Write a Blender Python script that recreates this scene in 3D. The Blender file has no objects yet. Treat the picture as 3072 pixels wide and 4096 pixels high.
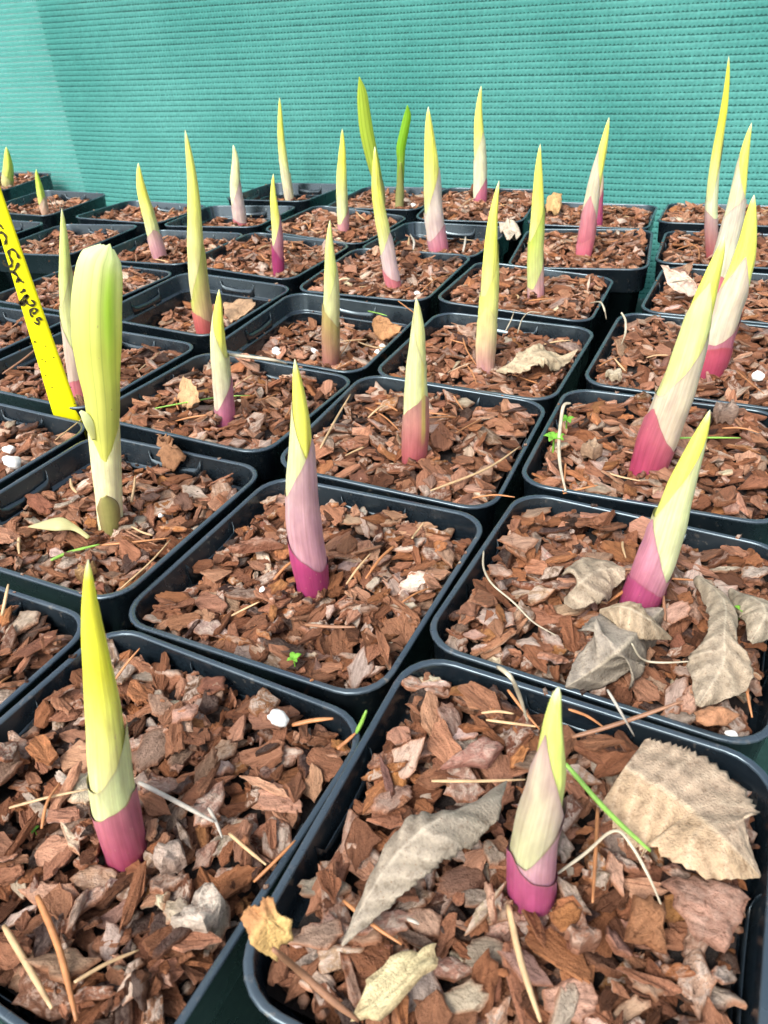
import bpy, math, random
import numpy as np
from mathutils import Vector, Matrix

# ------------------------------------------------------------------ camera, sky, sun
U = 0.09                      # one pot width in metres; the layout below is in pot widths
ZR = 1.085 * U                # height of the pot rims above the ground
FPX, PITCH, ROLL, CH = 3020.438, 0.5967, -0.06742, 1.62706   # photo pixels / radians / pot widths

scene = bpy.context.scene
col = scene.collection
_f = np.array([0, math.cos(PITCH), -math.sin(PITCH)])
_u = np.array([0, math.sin(PITCH), math.cos(PITCH)])
_r = np.array([1.0, 0, 0])
_c, _s = math.cos(ROLL), math.sin(ROLL)
RCAM = np.array([_c * _r + _s * _u, -_s * _r + _c * _u, _f])
cam_data = bpy.data.cameras.new('camera')
cam = bpy.data.objects.new('camera', cam_data)
col.objects.link(cam)
R3 = Matrix((RCAM[0], RCAM[1], -RCAM[2])).transposed()
cam.matrix_world = Matrix.Translation((0, 0, ZR + CH * U)) @ R3.to_4x4()
cam_data.sensor_fit = 'VERTICAL'
cam_data.sensor_height = 36.0
cam_data.sensor_width = 27.0
cam_data.lens = FPX / 4096 * 36.0
cam_data.clip_start = 0.004
cam_data.clip_end = 900
cam_data.dof.use_dof = True
cam_data.dof.focus_distance = 0.27
cam_data.dof.aperture_fstop = 44
scene.camera = cam

SUN_EL, SUN_AZ = math.radians(47), math.radians(218)
world = bpy.data.worlds.new('World')
scene.world = world
world.use_nodes = True
wn, wl = world.node_tree.nodes, world.node_tree.links
wn.clear()
sky = wn.new('ShaderNodeTexSky')
sky.sky_type = 'NISHITA'
sky.sun_disc = False
sky.sun_elevation = SUN_EL
sky.sun_rotation = SUN_AZ
sky.air_density = 1.0
sky.dust_density = 4.0
hs = wn.new('ShaderNodeHueSaturation')
hs.inputs['Saturation'].default_value = 0.5
bg = wn.new('ShaderNodeBackground')
bg.inputs['Strength'].default_value = 0.15
wo = wn.new('ShaderNodeOutputWorld')
wl.new(sky.outputs[0], hs.inputs['Color'])
wl.new(hs.outputs[0], bg.inputs['Color'])
wl.new(bg.outputs[0], wo.inputs['Surface'])
sun_data = bpy.data.lights.new('sun', 'SUN')
sun_data.energy = 1.5
sun_data.angle = math.radians(24)
sun_data.color = (1.0, 0.96, 0.90)
sun = bpy.data.objects.new('sun', sun_data)
col.objects.link(sun)
_sd = Vector((math.sin(SUN_AZ) * math.cos(SUN_EL), math.cos(SUN_AZ) * math.cos(SUN_EL), math.sin(SUN_EL)))
sun.rotation_euler = _sd.to_track_quat('Z', 'Y').to_euler()

scene.view_settings.view_transform = 'Standard'
scene.view_settings.look = 'None'
scene.view_settings.exposure = 1.15
scene.view_settings.gamma = 1
scene.view_settings.use_curve_mapping = False
scene.cycles.use_adaptive_sampling = True
scene.cycles.adaptive_threshold = 0.02
scene.cycles.max_bounces = 5
scene.cycles.diffuse_bounces = 3
scene.cycles.glossy_bounces = 2
scene.cycles.transmission_bounces = 3
scene.cycles.caustics_reflective = False
scene.cycles.caustics_refractive = False
scene.cycles.transparent_max_bounces = 12

rng = np.random.default_rng(7)
random.seed(7)

# ------------------------------------------------------------------ photo -> place
KV = 3072 / 1659.0            # the notes below were taken on a 1659 px wide print


def ray(xv, yv):
    d = np.array([(xv * KV - 1536) / FPX, -(yv * KV - 2048) / FPX, 1.0]) @ RCAM
    return d


def at_z(xv, yv, z):          # point on the level z (pot widths, 0 = rims)
    d = ray(xv, yv)
    t = (z - CH) / d[2]
    return np.array([0, 0, CH]) + d * t


def at_y(xv, yv, y):          # point in the upright plane at depth y
    d = ray(xv, yv)
    return np.array([0, 0, CH]) + d * (y / d[1])


def scale_at(p):              # pot widths per print pixel at p
    return float((p - np.array([0, 0, CH])) @ RCAM[2]) / FPX * KV


def W(p):                     # pot widths -> metres
    return (p[0] * U, p[1] * U, ZR + p[2] * U)


# ------------------------------------------------------------------ object helpers
def link(o, parent=None):
    col.objects.link(o)
    if parent is not None:
        o.parent = parent
    return o


def tag(o, label=None, cat=None, group=None, kind=None):
    if label: o['label'] = label
    if cat: o['category'] = cat
    if group: o['group'] = group
    if kind: o['kind'] = kind
    return o


def empty(name, loc=(0, 0, 0)):
    o = bpy.data.objects.new(name, None)
    o.empty_display_size = 0.01
    o.location = loc
    return link(o)


def mesh(name, verts, faces, mat, smooth=True, attrs=None):
    me = bpy.data.meshes.new(name)
    me.from_pydata([tuple(v) for v in verts], [], [tuple(f) for f in faces])
    me.materials.append(mat)
    if smooth:
        me.polygons.foreach_set('use_smooth', [True] * len(me.polygons))
    for k, a in (attrs or {}).items():
        a = np.asarray(a, dtype=np.float32)
        if k == 'uvw':
            at = me.attributes.new('uvw', 'FLOAT_VECTOR', 'POINT')
            at.data.foreach_set('vector', a.ravel())
        else:
            at = me.attributes.new(k, 'FLOAT_COLOR', 'POINT')
            if a.shape[1] == 3:
                a = np.column_stack([a, np.ones(len(a))]).astype(np.float32)
            at.data.foreach_set('color', a.ravel())
    me.update()
    return me


def obj(name, me, parent=None):
    return link(bpy.data.objects.new(name, me), parent)


# ------------------------------------------------------------------ materials
def new_mat(name):
    m = bpy.data.materials.new(name)
    m.use_nodes = True
    nt = m.node_tree
    b = nt.nodes['Principled BSDF']
    return m, nt, b


def N(nt, typ, **kw):
    n = nt.nodes.new(typ)
    for k, v in kw.items():
        if k in n.inputs:
            n.inputs[k].default_value = v
        else:
            setattr(n, k, v)
    return n


def ramp(nt, stops):
    n = nt.nodes.new('ShaderNodeValToRGB')
    e = n.color_ramp.elements
    while len(e) < len(stops):
        e.new(0.5)
    for i, (p, c) in enumerate(stops):
        e[i].position = p
        e[i].color = (*c, 1) if len(c) == 3 else c
    return n


def mixc(nt, fac, a, b, mode='MIX'):
    n = nt.nodes.new('ShaderNodeMix')
    n.data_type = 'RGBA'
    n.blend_type = mode
    for sock, v in ((n.inputs[0], fac), (n.inputs[6], a), (n.inputs[7], b)):
        if hasattr(v, 'is_output') or isinstance(v, bpy.types.NodeSocket):
            nt.links.new(v, sock)
        else:
            sock.default_value = v if not isinstance(v, tuple) else (*v, 1) if len(v) == 3 else v
    return n.outputs[2]


def mat_bark():
    m, nt, b = new_mat('bark')
    L = nt.links.new
    uv = N(nt, 'ShaderNodeAttribute', attribute_name='uvw')
    ti = N(nt, 'ShaderNodeAttribute', attribute_name='tint')
    mp = N(nt, 'ShaderNodeMapping')
    mp.inputs['Scale'].default_value = (14, 60, 60)
    L(uv.outputs['Vector'], mp.inputs['Vector'])
    grain = N(nt, 'ShaderNodeTexNoise', Scale=1.0, Detail=7.0, Roughness=0.7, Distortion=0.6)
    L(mp.outputs[0], grain.inputs['Vector'])
    patch = N(nt, 'ShaderNodeTexNoise', Scale=30.0, Detail=6.0, Roughness=0.7, Distortion=1.0)
    L(uv.outputs['Vector'], patch.inputs['Vector'])
    pr = ramp(nt, [(0.47, (0, 0, 0)), (0.56, (1, 1, 1))])
    L(patch.outputs['Fac'], pr.inputs['Fac'])
    pd = ramp(nt, [(0.33, (1, 1, 1)), (0.43, (0, 0, 0))])
    L(patch.outputs['Fac'], pd.inputs['Fac'])
    gr = ramp(nt, [(0.28, (0.30, 0.25, 0.22)), (0.45, (0.85, 0.82, 0.79)), (0.58, (1.1, 1.08, 1.05)), (0.75, (1.65, 1.62, 1.58))])
    L(grain.outputs['Fac'], gr.inputs['Fac'])
    c1 = mixc(nt, 1.0, ti.outputs['Color'], gr.outputs['Color'], 'MULTIPLY')
    dk = mixc(nt, 1.0, c1, (0.38, 0.30, 0.26), 'MULTIPLY')
    dm = N(nt, 'ShaderNodeMath', operation='MULTIPLY')
    dm.inputs[1].default_value = 0.75
    L(pd.outputs['Color'], dm.inputs[0])
    c1 = mixc(nt, dm.outputs[0], c1, dk)
    amt = N(nt, 'ShaderNodeMath', operation='MULTIPLY')
    L(pr.outputs['Color'], amt.inputs[0])
    L(ti.outputs['Alpha'], amt.inputs[1])
    pale = mixc(nt, 1.0, (0.60, 0.485, 0.405), gr.outputs['Color'], 'MULTIPLY')
    c2 = mixc(nt, amt.outputs[0], c1, pale)
    L(c2, b.inputs['Base Color'])
    fine = N(nt, 'ShaderNodeTexNoise', Scale=170.0, Detail=4.0, Roughness=0.7)
    L(uv.outputs['Vector'], fine.inputs['Vector'])
    add = N(nt, 'ShaderNodeMath', operation='ADD')
    L(grain.outputs['Fac'], add.inputs[0])
    L(fine.outputs['Fac'], add.inputs[1])
    add2 = N(nt, 'ShaderNodeMath', operation='ADD')
    L(add.outputs[0], add2.inputs[0])
    L(patch.outputs['Fac'], add2.inputs[1])
    bump = N(nt, 'ShaderNodeBump', Strength=0.9, Distance=0.0013)
    L(add2.outputs[0], bump.inputs['Height'])
    L(bump.outputs[0], b.inputs['Normal'])
    rr = ramp(nt, [(0.3, (0.5,) * 3), (0.7, (0.85,) * 3)])
    L(grain.outputs['Fac'], rr.inputs['Fac'])
    L(rr.outputs['Color'], b.inputs['Roughness'])
    b.inputs['Specular IOR Level'].default_value = 0.16
    return m


def mat_leafdry():
    m, nt, b = new_mat('dry_leaf')
    L = nt.links.new
    ti = N(nt, 'ShaderNodeAttribute', attribute_name='tint')
    uv = N(nt, 'ShaderNodeAttribute', attribute_name='uvw')
    n1 = N(nt, 'ShaderNodeTexNoise', Scale=11.0, Detail=8.0, Roughness=0.72)
    L(uv.outputs['Vector'], n1.inputs['Vector'])
    g = ramp(nt, [(0.3, (0.45, 0.38, 0.32)), (0.48, (0.95, 0.93, 0.9)), (0.75, (1.4, 1.36, 1.28))])
    L(n1.outputs['Fac'], g.inputs['Fac'])
    c = mixc(nt, 1.0, ti.outputs['Color'], g.outputs['Color'], 'MULTIPLY')
    sp = N(nt, 'ShaderNodeTexNoise', Scale=60.0, Detail=2.0)
    L(uv.outputs['Vector'], sp.inputs['Vector'])
    sr = ramp(nt, [(0.66, (0, 0, 0)), (0.72, (1, 1, 1))])
    L(sp.outputs['Fac'], sr.inputs['Fac'])
    c = mixc(nt, sr.outputs['Color'], c, (0.16, 0.09, 0.05))
    L(c, b.inputs['Base Color'])
    b.inputs['Roughness'].default_value = 0.7
    b.inputs['Specular IOR Level'].default_value = 0.3
    vo = N(nt, 'ShaderNodeTexVoronoi', Scale=26.0)
    vo.feature = 'DISTANCE_TO_EDGE'
    L(uv.outputs['Vector'], vo.inputs['Vector'])
    bump = N(nt, 'ShaderNodeBump', Strength=0.5, Distance=0.0006)
    ad = N(nt, 'ShaderNodeMath', operation='ADD')
    L(vo.outputs['Distance'], ad.inputs[0])
    L(n1.outputs['Fac'], ad.inputs[1])
    L(ad.outputs[0], bump.inputs['Height'])
    L(bump.outputs[0], b.inputs['Normal'])
    return m


def mat_shoot():
    m, nt, b = new_mat('shoot_skin')
    L = nt.links.new
    ti = N(nt, 'ShaderNodeAttribute', attribute_name='tint')
    uv = N(nt, 'ShaderNodeAttribute', attribute_name='uvw')
    mp = N(nt, 'ShaderNodeMapping')
    mp.inputs['Scale'].default_value = (34, 34, 2.2)
    L(uv.outputs['Vector'], mp.inputs['Vector'])
    n1 = N(nt, 'ShaderNodeTexNoise', Scale=1.0, Detail=4.0, Roughness=0.6)
    L(mp.outputs[0], n1.inputs['Vector'])
    g = ramp(nt, [(0.32, (0.84, 0.81, 0.81)), (0.6, (1.06, 1.06, 1.06))])
    L(n1.outputs['Fac'], g.inputs['Fac'])
    n2 = N(nt, 'ShaderNodeTexNoise', Scale=9.0, Detail=3.0)
    L(uv.outputs['Vector'], n2.inputs['Vector'])
    g2 = ramp(nt, [(0.3, (0.84, 0.78, 0.80)), (0.7, (1.12, 1.12, 1.08))])
    L(n2.outputs['Fac'], g2.inputs['Fac'])
    c = mixc(nt, 1.0, ti.outputs['Color'], g.outputs['Color'], 'MULTIPLY')
    c = mixc(nt, 1.0, c, g2.outputs['Color'], 'MULTIPLY')
    sp = N(nt, 'ShaderNodeTexNoise', Scale=46.0, Detail=1.0)
    L(uv.outputs['Vector'], sp.inputs['Vector'])
    sr = ramp(nt, [(0.73, (0, 0, 0)), (0.78, (0.5,) * 3)])
    L(sp.outputs['Fac'], sr.inputs['Fac'])
    c = mixc(nt, sr.outputs['Color'], c, (0.45, 0.30, 0.20))
    L(c, b.inputs['Base Color'])
    b.inputs['Roughness'].default_value = 0.42
    b.inputs['Specular IOR Level'].default_value = 0.4
    b.inputs['Subsurface Weight'].default_value = 0.45
    b.inputs['Subsurface Radius'].default_value = (1.0, 0.9, 0.35)
    b.inputs['Subsurface Scale'].default_value = 0.0022
    bump = N(nt, 'ShaderNodeBump', Strength=0.25, Distance=0.0004)
    L(n1.outputs['Fac'], bump.inputs['Height'])
    L(bump.outputs[0], b.inputs['Normal'])
    return m


def mat_blade():
    m = mat_shoot()
    m.name = 'leaf_blade'
    nt = m.node_tree
    b = nt.nodes['Principled BSDF']
    out = nt.nodes['Material Output']
    b.inputs['Subsurface Weight'].default_value = 0.0
    for nd_ in nt.nodes:
        if nd_.type == 'VALTORGB' and nd_.color_ramp.elements[0].color[0] > .5:
            nd_.color_ramp.elements[0].color = (.95, .95, .93, 1)
            nd_.color_ramp.elements[1].color = (1.03, 1.03, 1.02, 1)
    tr = N(nt, 'ShaderNodeBsdfTranslucent')
    src = b.inputs['Base Color'].links[0].from_socket
    nt.links.new(src, tr.inputs['Color'])
    mx = N(nt, 'ShaderNodeMixShader')
    mx.inputs[0].default_value = 0.48
    nt.links.new(b.outputs[0], mx.inputs[1])
    nt.links.new(tr.outputs[0], mx.inputs[2])
    nt.links.new(mx.outputs[0], out.inputs['Surface'])
    return m


def mat_plastic():
    m, nt, b = new_mat('black_plastic')
    L = nt.links.new
    tc = N(nt, 'ShaderNodeTexCoord')
    oi = N(nt, 'ShaderNodeObjectInfo')
    vm = N(nt, 'ShaderNodeVectorMath', operation='ADD')
    L(tc.outputs['Object'], vm.inputs[0])
    L(oi.outputs['Random'], vm.inputs[1])
    n = N(nt, 'ShaderNodeTexNoise', Scale=38.0, Detail=5.0, Roughness=0.65)
    L(vm.outputs[0], n.inputs['Vector'])
    d = N(nt, 'ShaderNodeTexNoise', Scale=520.0, Detail=2.0)
    L(vm.outputs[0], d.inputs['Vector'])
    dr = ramp(nt, [(0.64, (0, 0, 0)), (0.70, (1, 1, 1))])
    L(d.outputs['Fac'], dr.inputs['Fac'])
    nr = ramp(nt, [(0.45, (0, 0, 0)), (0.75, (0.55,) * 3)])
    L(n.outputs['Fac'], nr.inputs['Fac'])
    mul = N(nt, 'ShaderNodeMath', operation='MULTIPLY')
    L(dr.outputs['Color'], mul.inputs[0])
    L(nr.outputs['Color'], mul.inputs[1])
    film = mixc(nt, nr.outputs['Color'], (0.006, 0.010, 0.014), (0.017, 0.023, 0.028))
    c = mixc(nt, mul.outputs[0], film, (0.22, 0.19, 0.15))
    L(c, b.inputs['Base Color'])
    rr = ramp(nt, [(0.3, (0.17,) * 3), (0.7, (0.36,) * 3)])
    L(n.outputs['Fac'], rr.inputs['Fac'])
    L(rr.outputs['Color'], b.inputs['Roughness'])
    b.inputs['Specular IOR Level'].default_value = 1.0
    b.inputs['Specular Tint'].default_value = (0.72, 0.90, 1.0, 1)
    bump = N(nt, 'ShaderNodeBump', Strength=0.12, Distance=0.0004)
    n3 = N(nt, 'ShaderNodeTexNoise', Scale=150.0, Detail=3.0)
    L(vm.outputs[0], n3.inputs['Vector'])
    L(n3.outputs['Fac'], bump.inputs['Height'])
    L(bump.outputs[0], b.inputs['Normal'])
    return m


def mat_compost():
    m, nt, b = new_mat('compost')
    L = nt.links.new
    tc = N(nt, 'ShaderNodeTexCoord')
    n = N(nt, 'ShaderNodeTexNoise', Scale=320.0, Detail=6.0, Roughness=0.75)
    L(tc.outputs['Object'], n.inputs['Vector'])
    r = ramp(nt, [(0.35, (0.006, 0.004, 0.003)), (0.6, (0.022, 0.013, 0.010)), (0.8, (0.06, 0.035, 0.025))])
    L(n.outputs['Fac'], r.inputs['Fac'])
    L(r.outputs['Color'], b.inputs['Base Color'])
    b.inputs['Roughness'].default_value = 0.9
    bump = N(nt, 'ShaderNodeBump', Strength=1.0, Distance=0.002)
    L(n.outputs['Fac'], bump.inputs['Height'])
    L(bump.outputs[0], b.inputs['Normal'])
    return m


def mat_simple(name, c, rough=0.6, spec=0.4, var=0.25, scale=120.0, bump_d=0.0004, trans=0.0):
    m, nt, b = new_mat(name)
    L = nt.links.new
    tc = N(nt, 'ShaderNodeTexCoord')
    n = N(nt, 'ShaderNodeTexNoise', Scale=scale, Detail=5.0, Roughness=0.65)
    L(tc.outputs['Object'], n.inputs['Vector'])
    r = ramp(nt, [(0.3, tuple(x * (1 - var) for x in c)), (0.7, tuple(min(1, x * (1 + var)) for x in c))])
    L(n.outputs['Fac'], r.inputs['Fac'])
    L(r.outputs['Color'], b.inputs['Base Color'])
    b.inputs['Roughness'].default_value = rough
    b.inputs['Specular IOR Level'].default_value = spec
    bp = N(nt, 'ShaderNodeBump', Strength=0.5, Distance=bump_d)
    L(n.outputs['Fac'], bp.inputs['Height'])
    L(bp.outputs[0], b.inputs['Normal'])
    if trans:
        t = N(nt, 'ShaderNodeBsdfTranslucent')
        L(r.outputs['Color'], t.inputs['Color'])
        mx = N(nt, 'ShaderNodeMixShader')
        mx.inputs[0].default_value = trans
        L(b.outputs[0], mx.inputs[1])
        L(t.outputs[0], mx.inputs[2])
        L(mx.outputs[0], nt.nodes['Material Output'].inputs['Surface'])
    return m


def mat_net(name, ca, cb, trans, clear, scale=7.0):
    m, nt, b = new_mat(name)
    L = nt.links.new
    tc = N(nt, 'ShaderNodeTexCoord')
    geo = N(nt, 'ShaderNodeNewGeometry')
    n = N(nt, 'ShaderNodeTexNoise', Scale=scale, Detail=3.0, Roughness=0.5)
    L(geo.outputs['Position'], n.inputs['Vector'])
    fine = N(nt, 'ShaderNodeTexNoise', Scale=420.0, Detail=2.0)
    L(geo.outputs['Position'], fine.inputs['Vector'])
    r = ramp(nt, [(0.35, ca), (0.65, cb)])
    L(n.outputs['Fac'], r.inputs['Fac'])
    fr = ramp(nt, [(0.3, (0.82,) * 3), (0.7, (1.1,) * 3)])
    L(fine.outputs['Fac'], fr.inputs['Fac'])
    c = mixc(nt, 1.0, r.outputs['Color'], fr.outputs['Color'], 'MULTIPLY')
    L(c, b.inputs['Base Color'])
    b.inputs['Roughness'].default_value = 0.55
    t = N(nt, 'ShaderNodeBsdfTranslucent')
    L(c, t.inputs['Color'])
    mx = N(nt, 'ShaderNodeMixShader')
    mx.inputs[0].default_value = trans
    L(b.outputs[0], mx.inputs[1])
    L(t.outputs[0], mx.inputs[2])
    tp = N(nt, 'ShaderNodeBsdfTransparent')
    mx2 = N(nt, 'ShaderNodeMixShader')
    mx2.inputs[0].default_value = clear
    L(mx.outputs[0], mx2.inputs[1])
    L(tp.outputs[0], mx2.inputs[2])
    L(mx2.outputs[0], nt.nodes['Material Output'].inputs['Surface'])
    return m


M_BARK, M_DRY, M_SHOOT, M_BLADE = mat_bark(), mat_leafdry(), mat_shoot(), mat_blade()
M_POT, M_COMP = mat_plastic(), mat_compost()
M_NEEDLE = {k: mat_simple('needle_' + k, c, 0.45, 0.45, 0.3, 260, 0.0002) for k, c in
            {'orange': (0.40, 0.17, 0.065), 'tan': (0.46, 0.31, 0.165), 'brown': (0.24, 0.12, 0.065),
             'green': (0.22, 0.42, 0.07), 'white': (0.42, 0.37, 0.27), 'grey': (0.36, 0.33, 0.28)}.items()}
M_PERL = mat_simple('perlite', (0.78, 0.77, 0.72), 0.8, 0.3, 0.1, 300, 0.0006)
M_SEED = mat_simple('seedling_leaf', (0.20, 0.48, 0.05), 0.45, 0.4, 0.25, 200, 0.0002, 0.3)
M_TAG = mat_simple('yellow_label', (0.86, 0.80, 0.006), 0.42, 0.4, 0.03, 60, 0.0001, 0.12)
M_INK = mat_simple('black_ink', (0.035, 0.028, 0.012), 0.5, 0.3, 0.5, 500, 0.00005)
M_GROUND = mat_simple('ground_fabric', (0.018, 0.055, 0.045), 0.8, 0.3, 0.35, 240, 0.0008)
M_POST = mat_simple('post_paint', (0.42, 0.56, 0.56), 0.6, 0.4, 0.08, 30, 0.0003)

# ------------------------------------------------------------------ ground
gz = ZR - 1.05 * U - 0.0025
ground = obj('ground', mesh('ground', [(-400, -400, gz), (400, -400, gz), (400, 400, gz), (-400, 400, gz)], [(0, 1, 2, 3)], M_GROUND, False))
tag(ground, kind='structure')

# ------------------------------------------------------------------ green netting behind the pots
NA = -0.452
E1 = np.array([math.cos(NA), math.sin(NA), 0])
E2 = np.array([-math.sin(NA), math.cos(NA), 0])
NETD = 8.02
PITCH_ROW = 0.0545
net = empty('shade_netting', W(E2 * NETD + np.array([0, 0, -1.0])))
tag(net, 'green knitted shade netting hanging upright behind the pots', 'netting')
M_NET = mat_net('netting_tape', (0.085, 0.39, 0.345), (0.15, 0.51, 0.46), 0.45, 0.10)
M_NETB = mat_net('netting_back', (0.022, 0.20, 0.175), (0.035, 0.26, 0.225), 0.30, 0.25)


def net_wave(s):
    return 0.035 * np.sin(s * 1.3 + 0.4) + 0.018 * np.sin(s * 3.1 + 1.0)


def make_row(seed):
    r = np.random.default_rng(seed)
    per = 0.036
    s0, s1 = -15.0, 7.5
    n = int((s1 - s0) / (per / 4))
    s = np.linspace(s0, s1, n)
    k = np.arange(n) % 4
    tooth = np.array([0.0, 0.35, 1.0, 0.55])[k]
    amp = 0.009 + 0.011 * np.repeat(r.random(n // 4 + 1), 4)[:n]
    jit = 0.0022 * np.sin(s * 0.9 + seed) + 0.0012 * np.sin(s * 4.3 + seed * 2)
    top = PITCH_ROW * 0.5 + 0.0012 * np.sin(s / per * math.pi) + jit
    bot = -PITCH_ROW * 0.5 + PITCH_ROW * 0.27 - amp * tooth * 1.15 + jit
    w = net_wave(s)
    vs = []
    for z, off in ((top - 0.002, 0.0), ((top * 0.75 + bot * 0.25), -0.002), ((top + bot) / 2, -0.002), (bot, 0.001)):
        p = s[:, None] * E1 + (w + off)[:, None] * E2
        p[:, 2] = z
        vs.append(p * U)
    v = np.concatenate(vs)
    f = []
    for a in range(3):
        for i in range(n - 1):
            f.append((a * n + i, a * n + i + 1, (a + 1) * n + i + 1, (a + 1) * n + i))
    return mesh('row_strand', v, f, M_NET, True)


row_meshes = [make_row(i) for i in range(4)]
z = -1.04
i = 0
while z < 3.0:
    o = obj('row_strand', row_meshes[(i * 7 + i // 3) % 4], net)
    o.location = (0.0, 0.0, (z + 1.0) * U)
    z += PITCH_ROW
    i += 1
def net_point(xv, yv, dist):
    d = ray(xv, yv)
    o = np.array([0, 0, CH])
    t = (dist - o @ E2) / (d @ E2)
    return o + d * t


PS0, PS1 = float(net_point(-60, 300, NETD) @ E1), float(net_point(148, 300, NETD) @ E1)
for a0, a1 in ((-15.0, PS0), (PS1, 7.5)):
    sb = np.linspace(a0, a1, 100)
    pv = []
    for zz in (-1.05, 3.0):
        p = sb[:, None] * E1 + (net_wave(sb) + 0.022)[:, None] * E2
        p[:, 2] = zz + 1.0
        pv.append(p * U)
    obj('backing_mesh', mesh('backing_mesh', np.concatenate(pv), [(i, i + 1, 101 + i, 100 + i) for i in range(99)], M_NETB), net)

# pale upright post behind the netting
def board(name, p0, p1, wx, wy, mat):
    p0, p1 = np.array(p0), np.array(p1)
    ax = (p1 - p0) / np.linalg.norm(p1 - p0)
    a = E1 * wx / 2
    b_ = np.cross(ax, E1)
    b_ = b_ / np.linalg.norm(b_) * wy / 2
    v = []
    ch = 0.82
    ring = [(-1, -ch), (-ch, -1), (ch, -1), (1, -ch), (1, ch), (ch, 1), (-ch, 1), (-1, ch)]
    for p in (p0, p1):
        for (i_, j_) in ring:
            v.append(W(p + a * i_ + b_ * j_))
    f = [(k, (k + 1) % 8, 8 + (k + 1) % 8, 8 + k) for k in range(8)] + [tuple(range(7, -1, -1)), tuple(range(8, 16))]
    return mesh(name, v, f, mat, False)


pm = E1 * (PS0 + PS1) / 2 + E2 * (NETD + 0.24)
post = obj('white_post', board('white_post', (pm[0], pm[1], -1.07), (pm[0], pm[1], 3.2), PS1 - PS0, 0.30, M_POST))
tag(post, 'pale upright post seen through the left end of the netting', 'post')

# ------------------------------------------------------------------ pots
POTS = {
    'P1': (0.268, 0.926, -0.478, 0.036, -0.032, 0.040), 'P2': (-0.723, 1.208, -0.509, -0.004, -0.014, -0.004),
    'P3': (-0.262, 2.112, -0.495, -0.012, 0.026, 0.005), 'P4': (0.736, 1.842, -0.508, 0.004, -0.011, -0.036),
    'P5': (-1.142, 2.604, -0.467, -0.005, -0.005, -0.023), 'P6': (0.180, 3.030, -0.444, -0.005, -0.038, 0.005),
    'P7': (1.179, 2.768, -0.443, -0.004, 0.003, -0.021), 'P8': (-0.741, 3.537, -0.444, 0.004, -0.047, -0.057),
    'P9': (-0.302, 4.454, -0.466, -0.014, -0.039, 0.029), 'P10': (0.636, 3.926, -0.482, -0.010, -0.009, 0.015),
    'P11': (1.685, 3.659, -0.491, 0.0, 0.0, 0.035), 'P12': (0.134, 5.393, -0.467, 0.021, 0.004, 0.030),
    'P13': (1.040, 4.861, -0.436, 0.011, -0.061, -0.033), 'P14': (-0.761, 6.084, -0.488, 0.019, -0.046, 0.0),
    'P15': (-1.175, 5.106, -0.498, -0.003, -0.028, 0.013), 'P16': (-1.690, 4.176, -0.478, -0.016, -0.025, -0.019),
    'P20': (1.617, 5.729, -0.351, 0.005, 0.018, 0.024), 'P23': (0.590, 6.318, -0.495, -0.007, 0.003, -0.018),
    'P24': (-0.241, 6.993, -0.494, 0.003, -0.063, -0.002), 'P25': (1.068, 7.240, -0.403, 0.030, -0.002, 0.070),
    'P26': (1.969, 6.715, -0.411, -0.001, -0.007, -0.037), 'P29': (-0.786, 8.50, -0.468, 0.006, 0.013, -0.032),
    'P31': (-2.211, 8.043, -0.361, 0.001, -0.040, -0.054), 'P32': (-2.706, 7.135, -0.437, -0.003, 0.031, 0.010),
    'P33': (-1.663, 6.595, -0.422, 0.006, 0.007, -0.007), 'P34': (-2.107, 5.650, -0.524, -0.002, -0.002, -0.003),
    'P36': (-3.480, 8.901, -0.437, -0.013, -0.018, 0.016), 'P17': (-2.060, 3.198, -0.478, -0.024, -0.022, -0.022),
    'P18': (-1.618, 1.691, -0.474, -0.007, -0.007, -0.007), 'P21': (2.632, 5.488, -0.421, -0.003, 0.003, -0.027),
    'P22': (2.246, 4.529, -0.481, 0.002, -0.001, -0.016), 'P27': (2.984, 6.456, -0.438, -0.005, 0.005, -0.067),
    'P28': (0.265, 7.920, -0.458, -0.002, 0.013, -0.004), 'P30': (-1.250, 7.540, -0.330, 0.010, 0.005, -0.040),
    'P35': (-3.738, 7.597, -0.460, 0.0, 0.0, 0.0), 'P37': (-4.598, 10.460, -0.358, -0.013, -0.012, 0.016),
    'P39': (-2.640, 4.767, -0.473, -0.007, -0.007, -0.007)}
FILL = {'P1': 0.051, 'P2': 0.051, 'P3': 0.083, 'P4': 0.045, 'P5': 0.123, 'P6': 0.038, 'P7': 0.038, 'P8': 0.053, 'P9': 0.178, 'P10': 0.068,
        'P11': 0.03, 'P12': 0.03, 'P13': 0.03, 'P14': 0.048, 'P15': 0.248, 'P16': 0.078, 'P20': 0.03, 'P23': 0.138, 'P24': 0.033, 'P25': 0.033,
        'P26': 0.033, 'P29': 0.17, 'P31': 0.078, 'P32': 0.078, 'P33': 0.078, 'P34': 0.033, 'P36': 0.098, 'P17': 0.078, 'P18': 0.051, 'P21': 0.03,
        'P22': 0.03, 'P27': 0.033, 'P28': 0.063, 'P30': 0.16, 'P35': 0.26, 'P37': 0.057, 'P39': 0.078}
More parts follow.
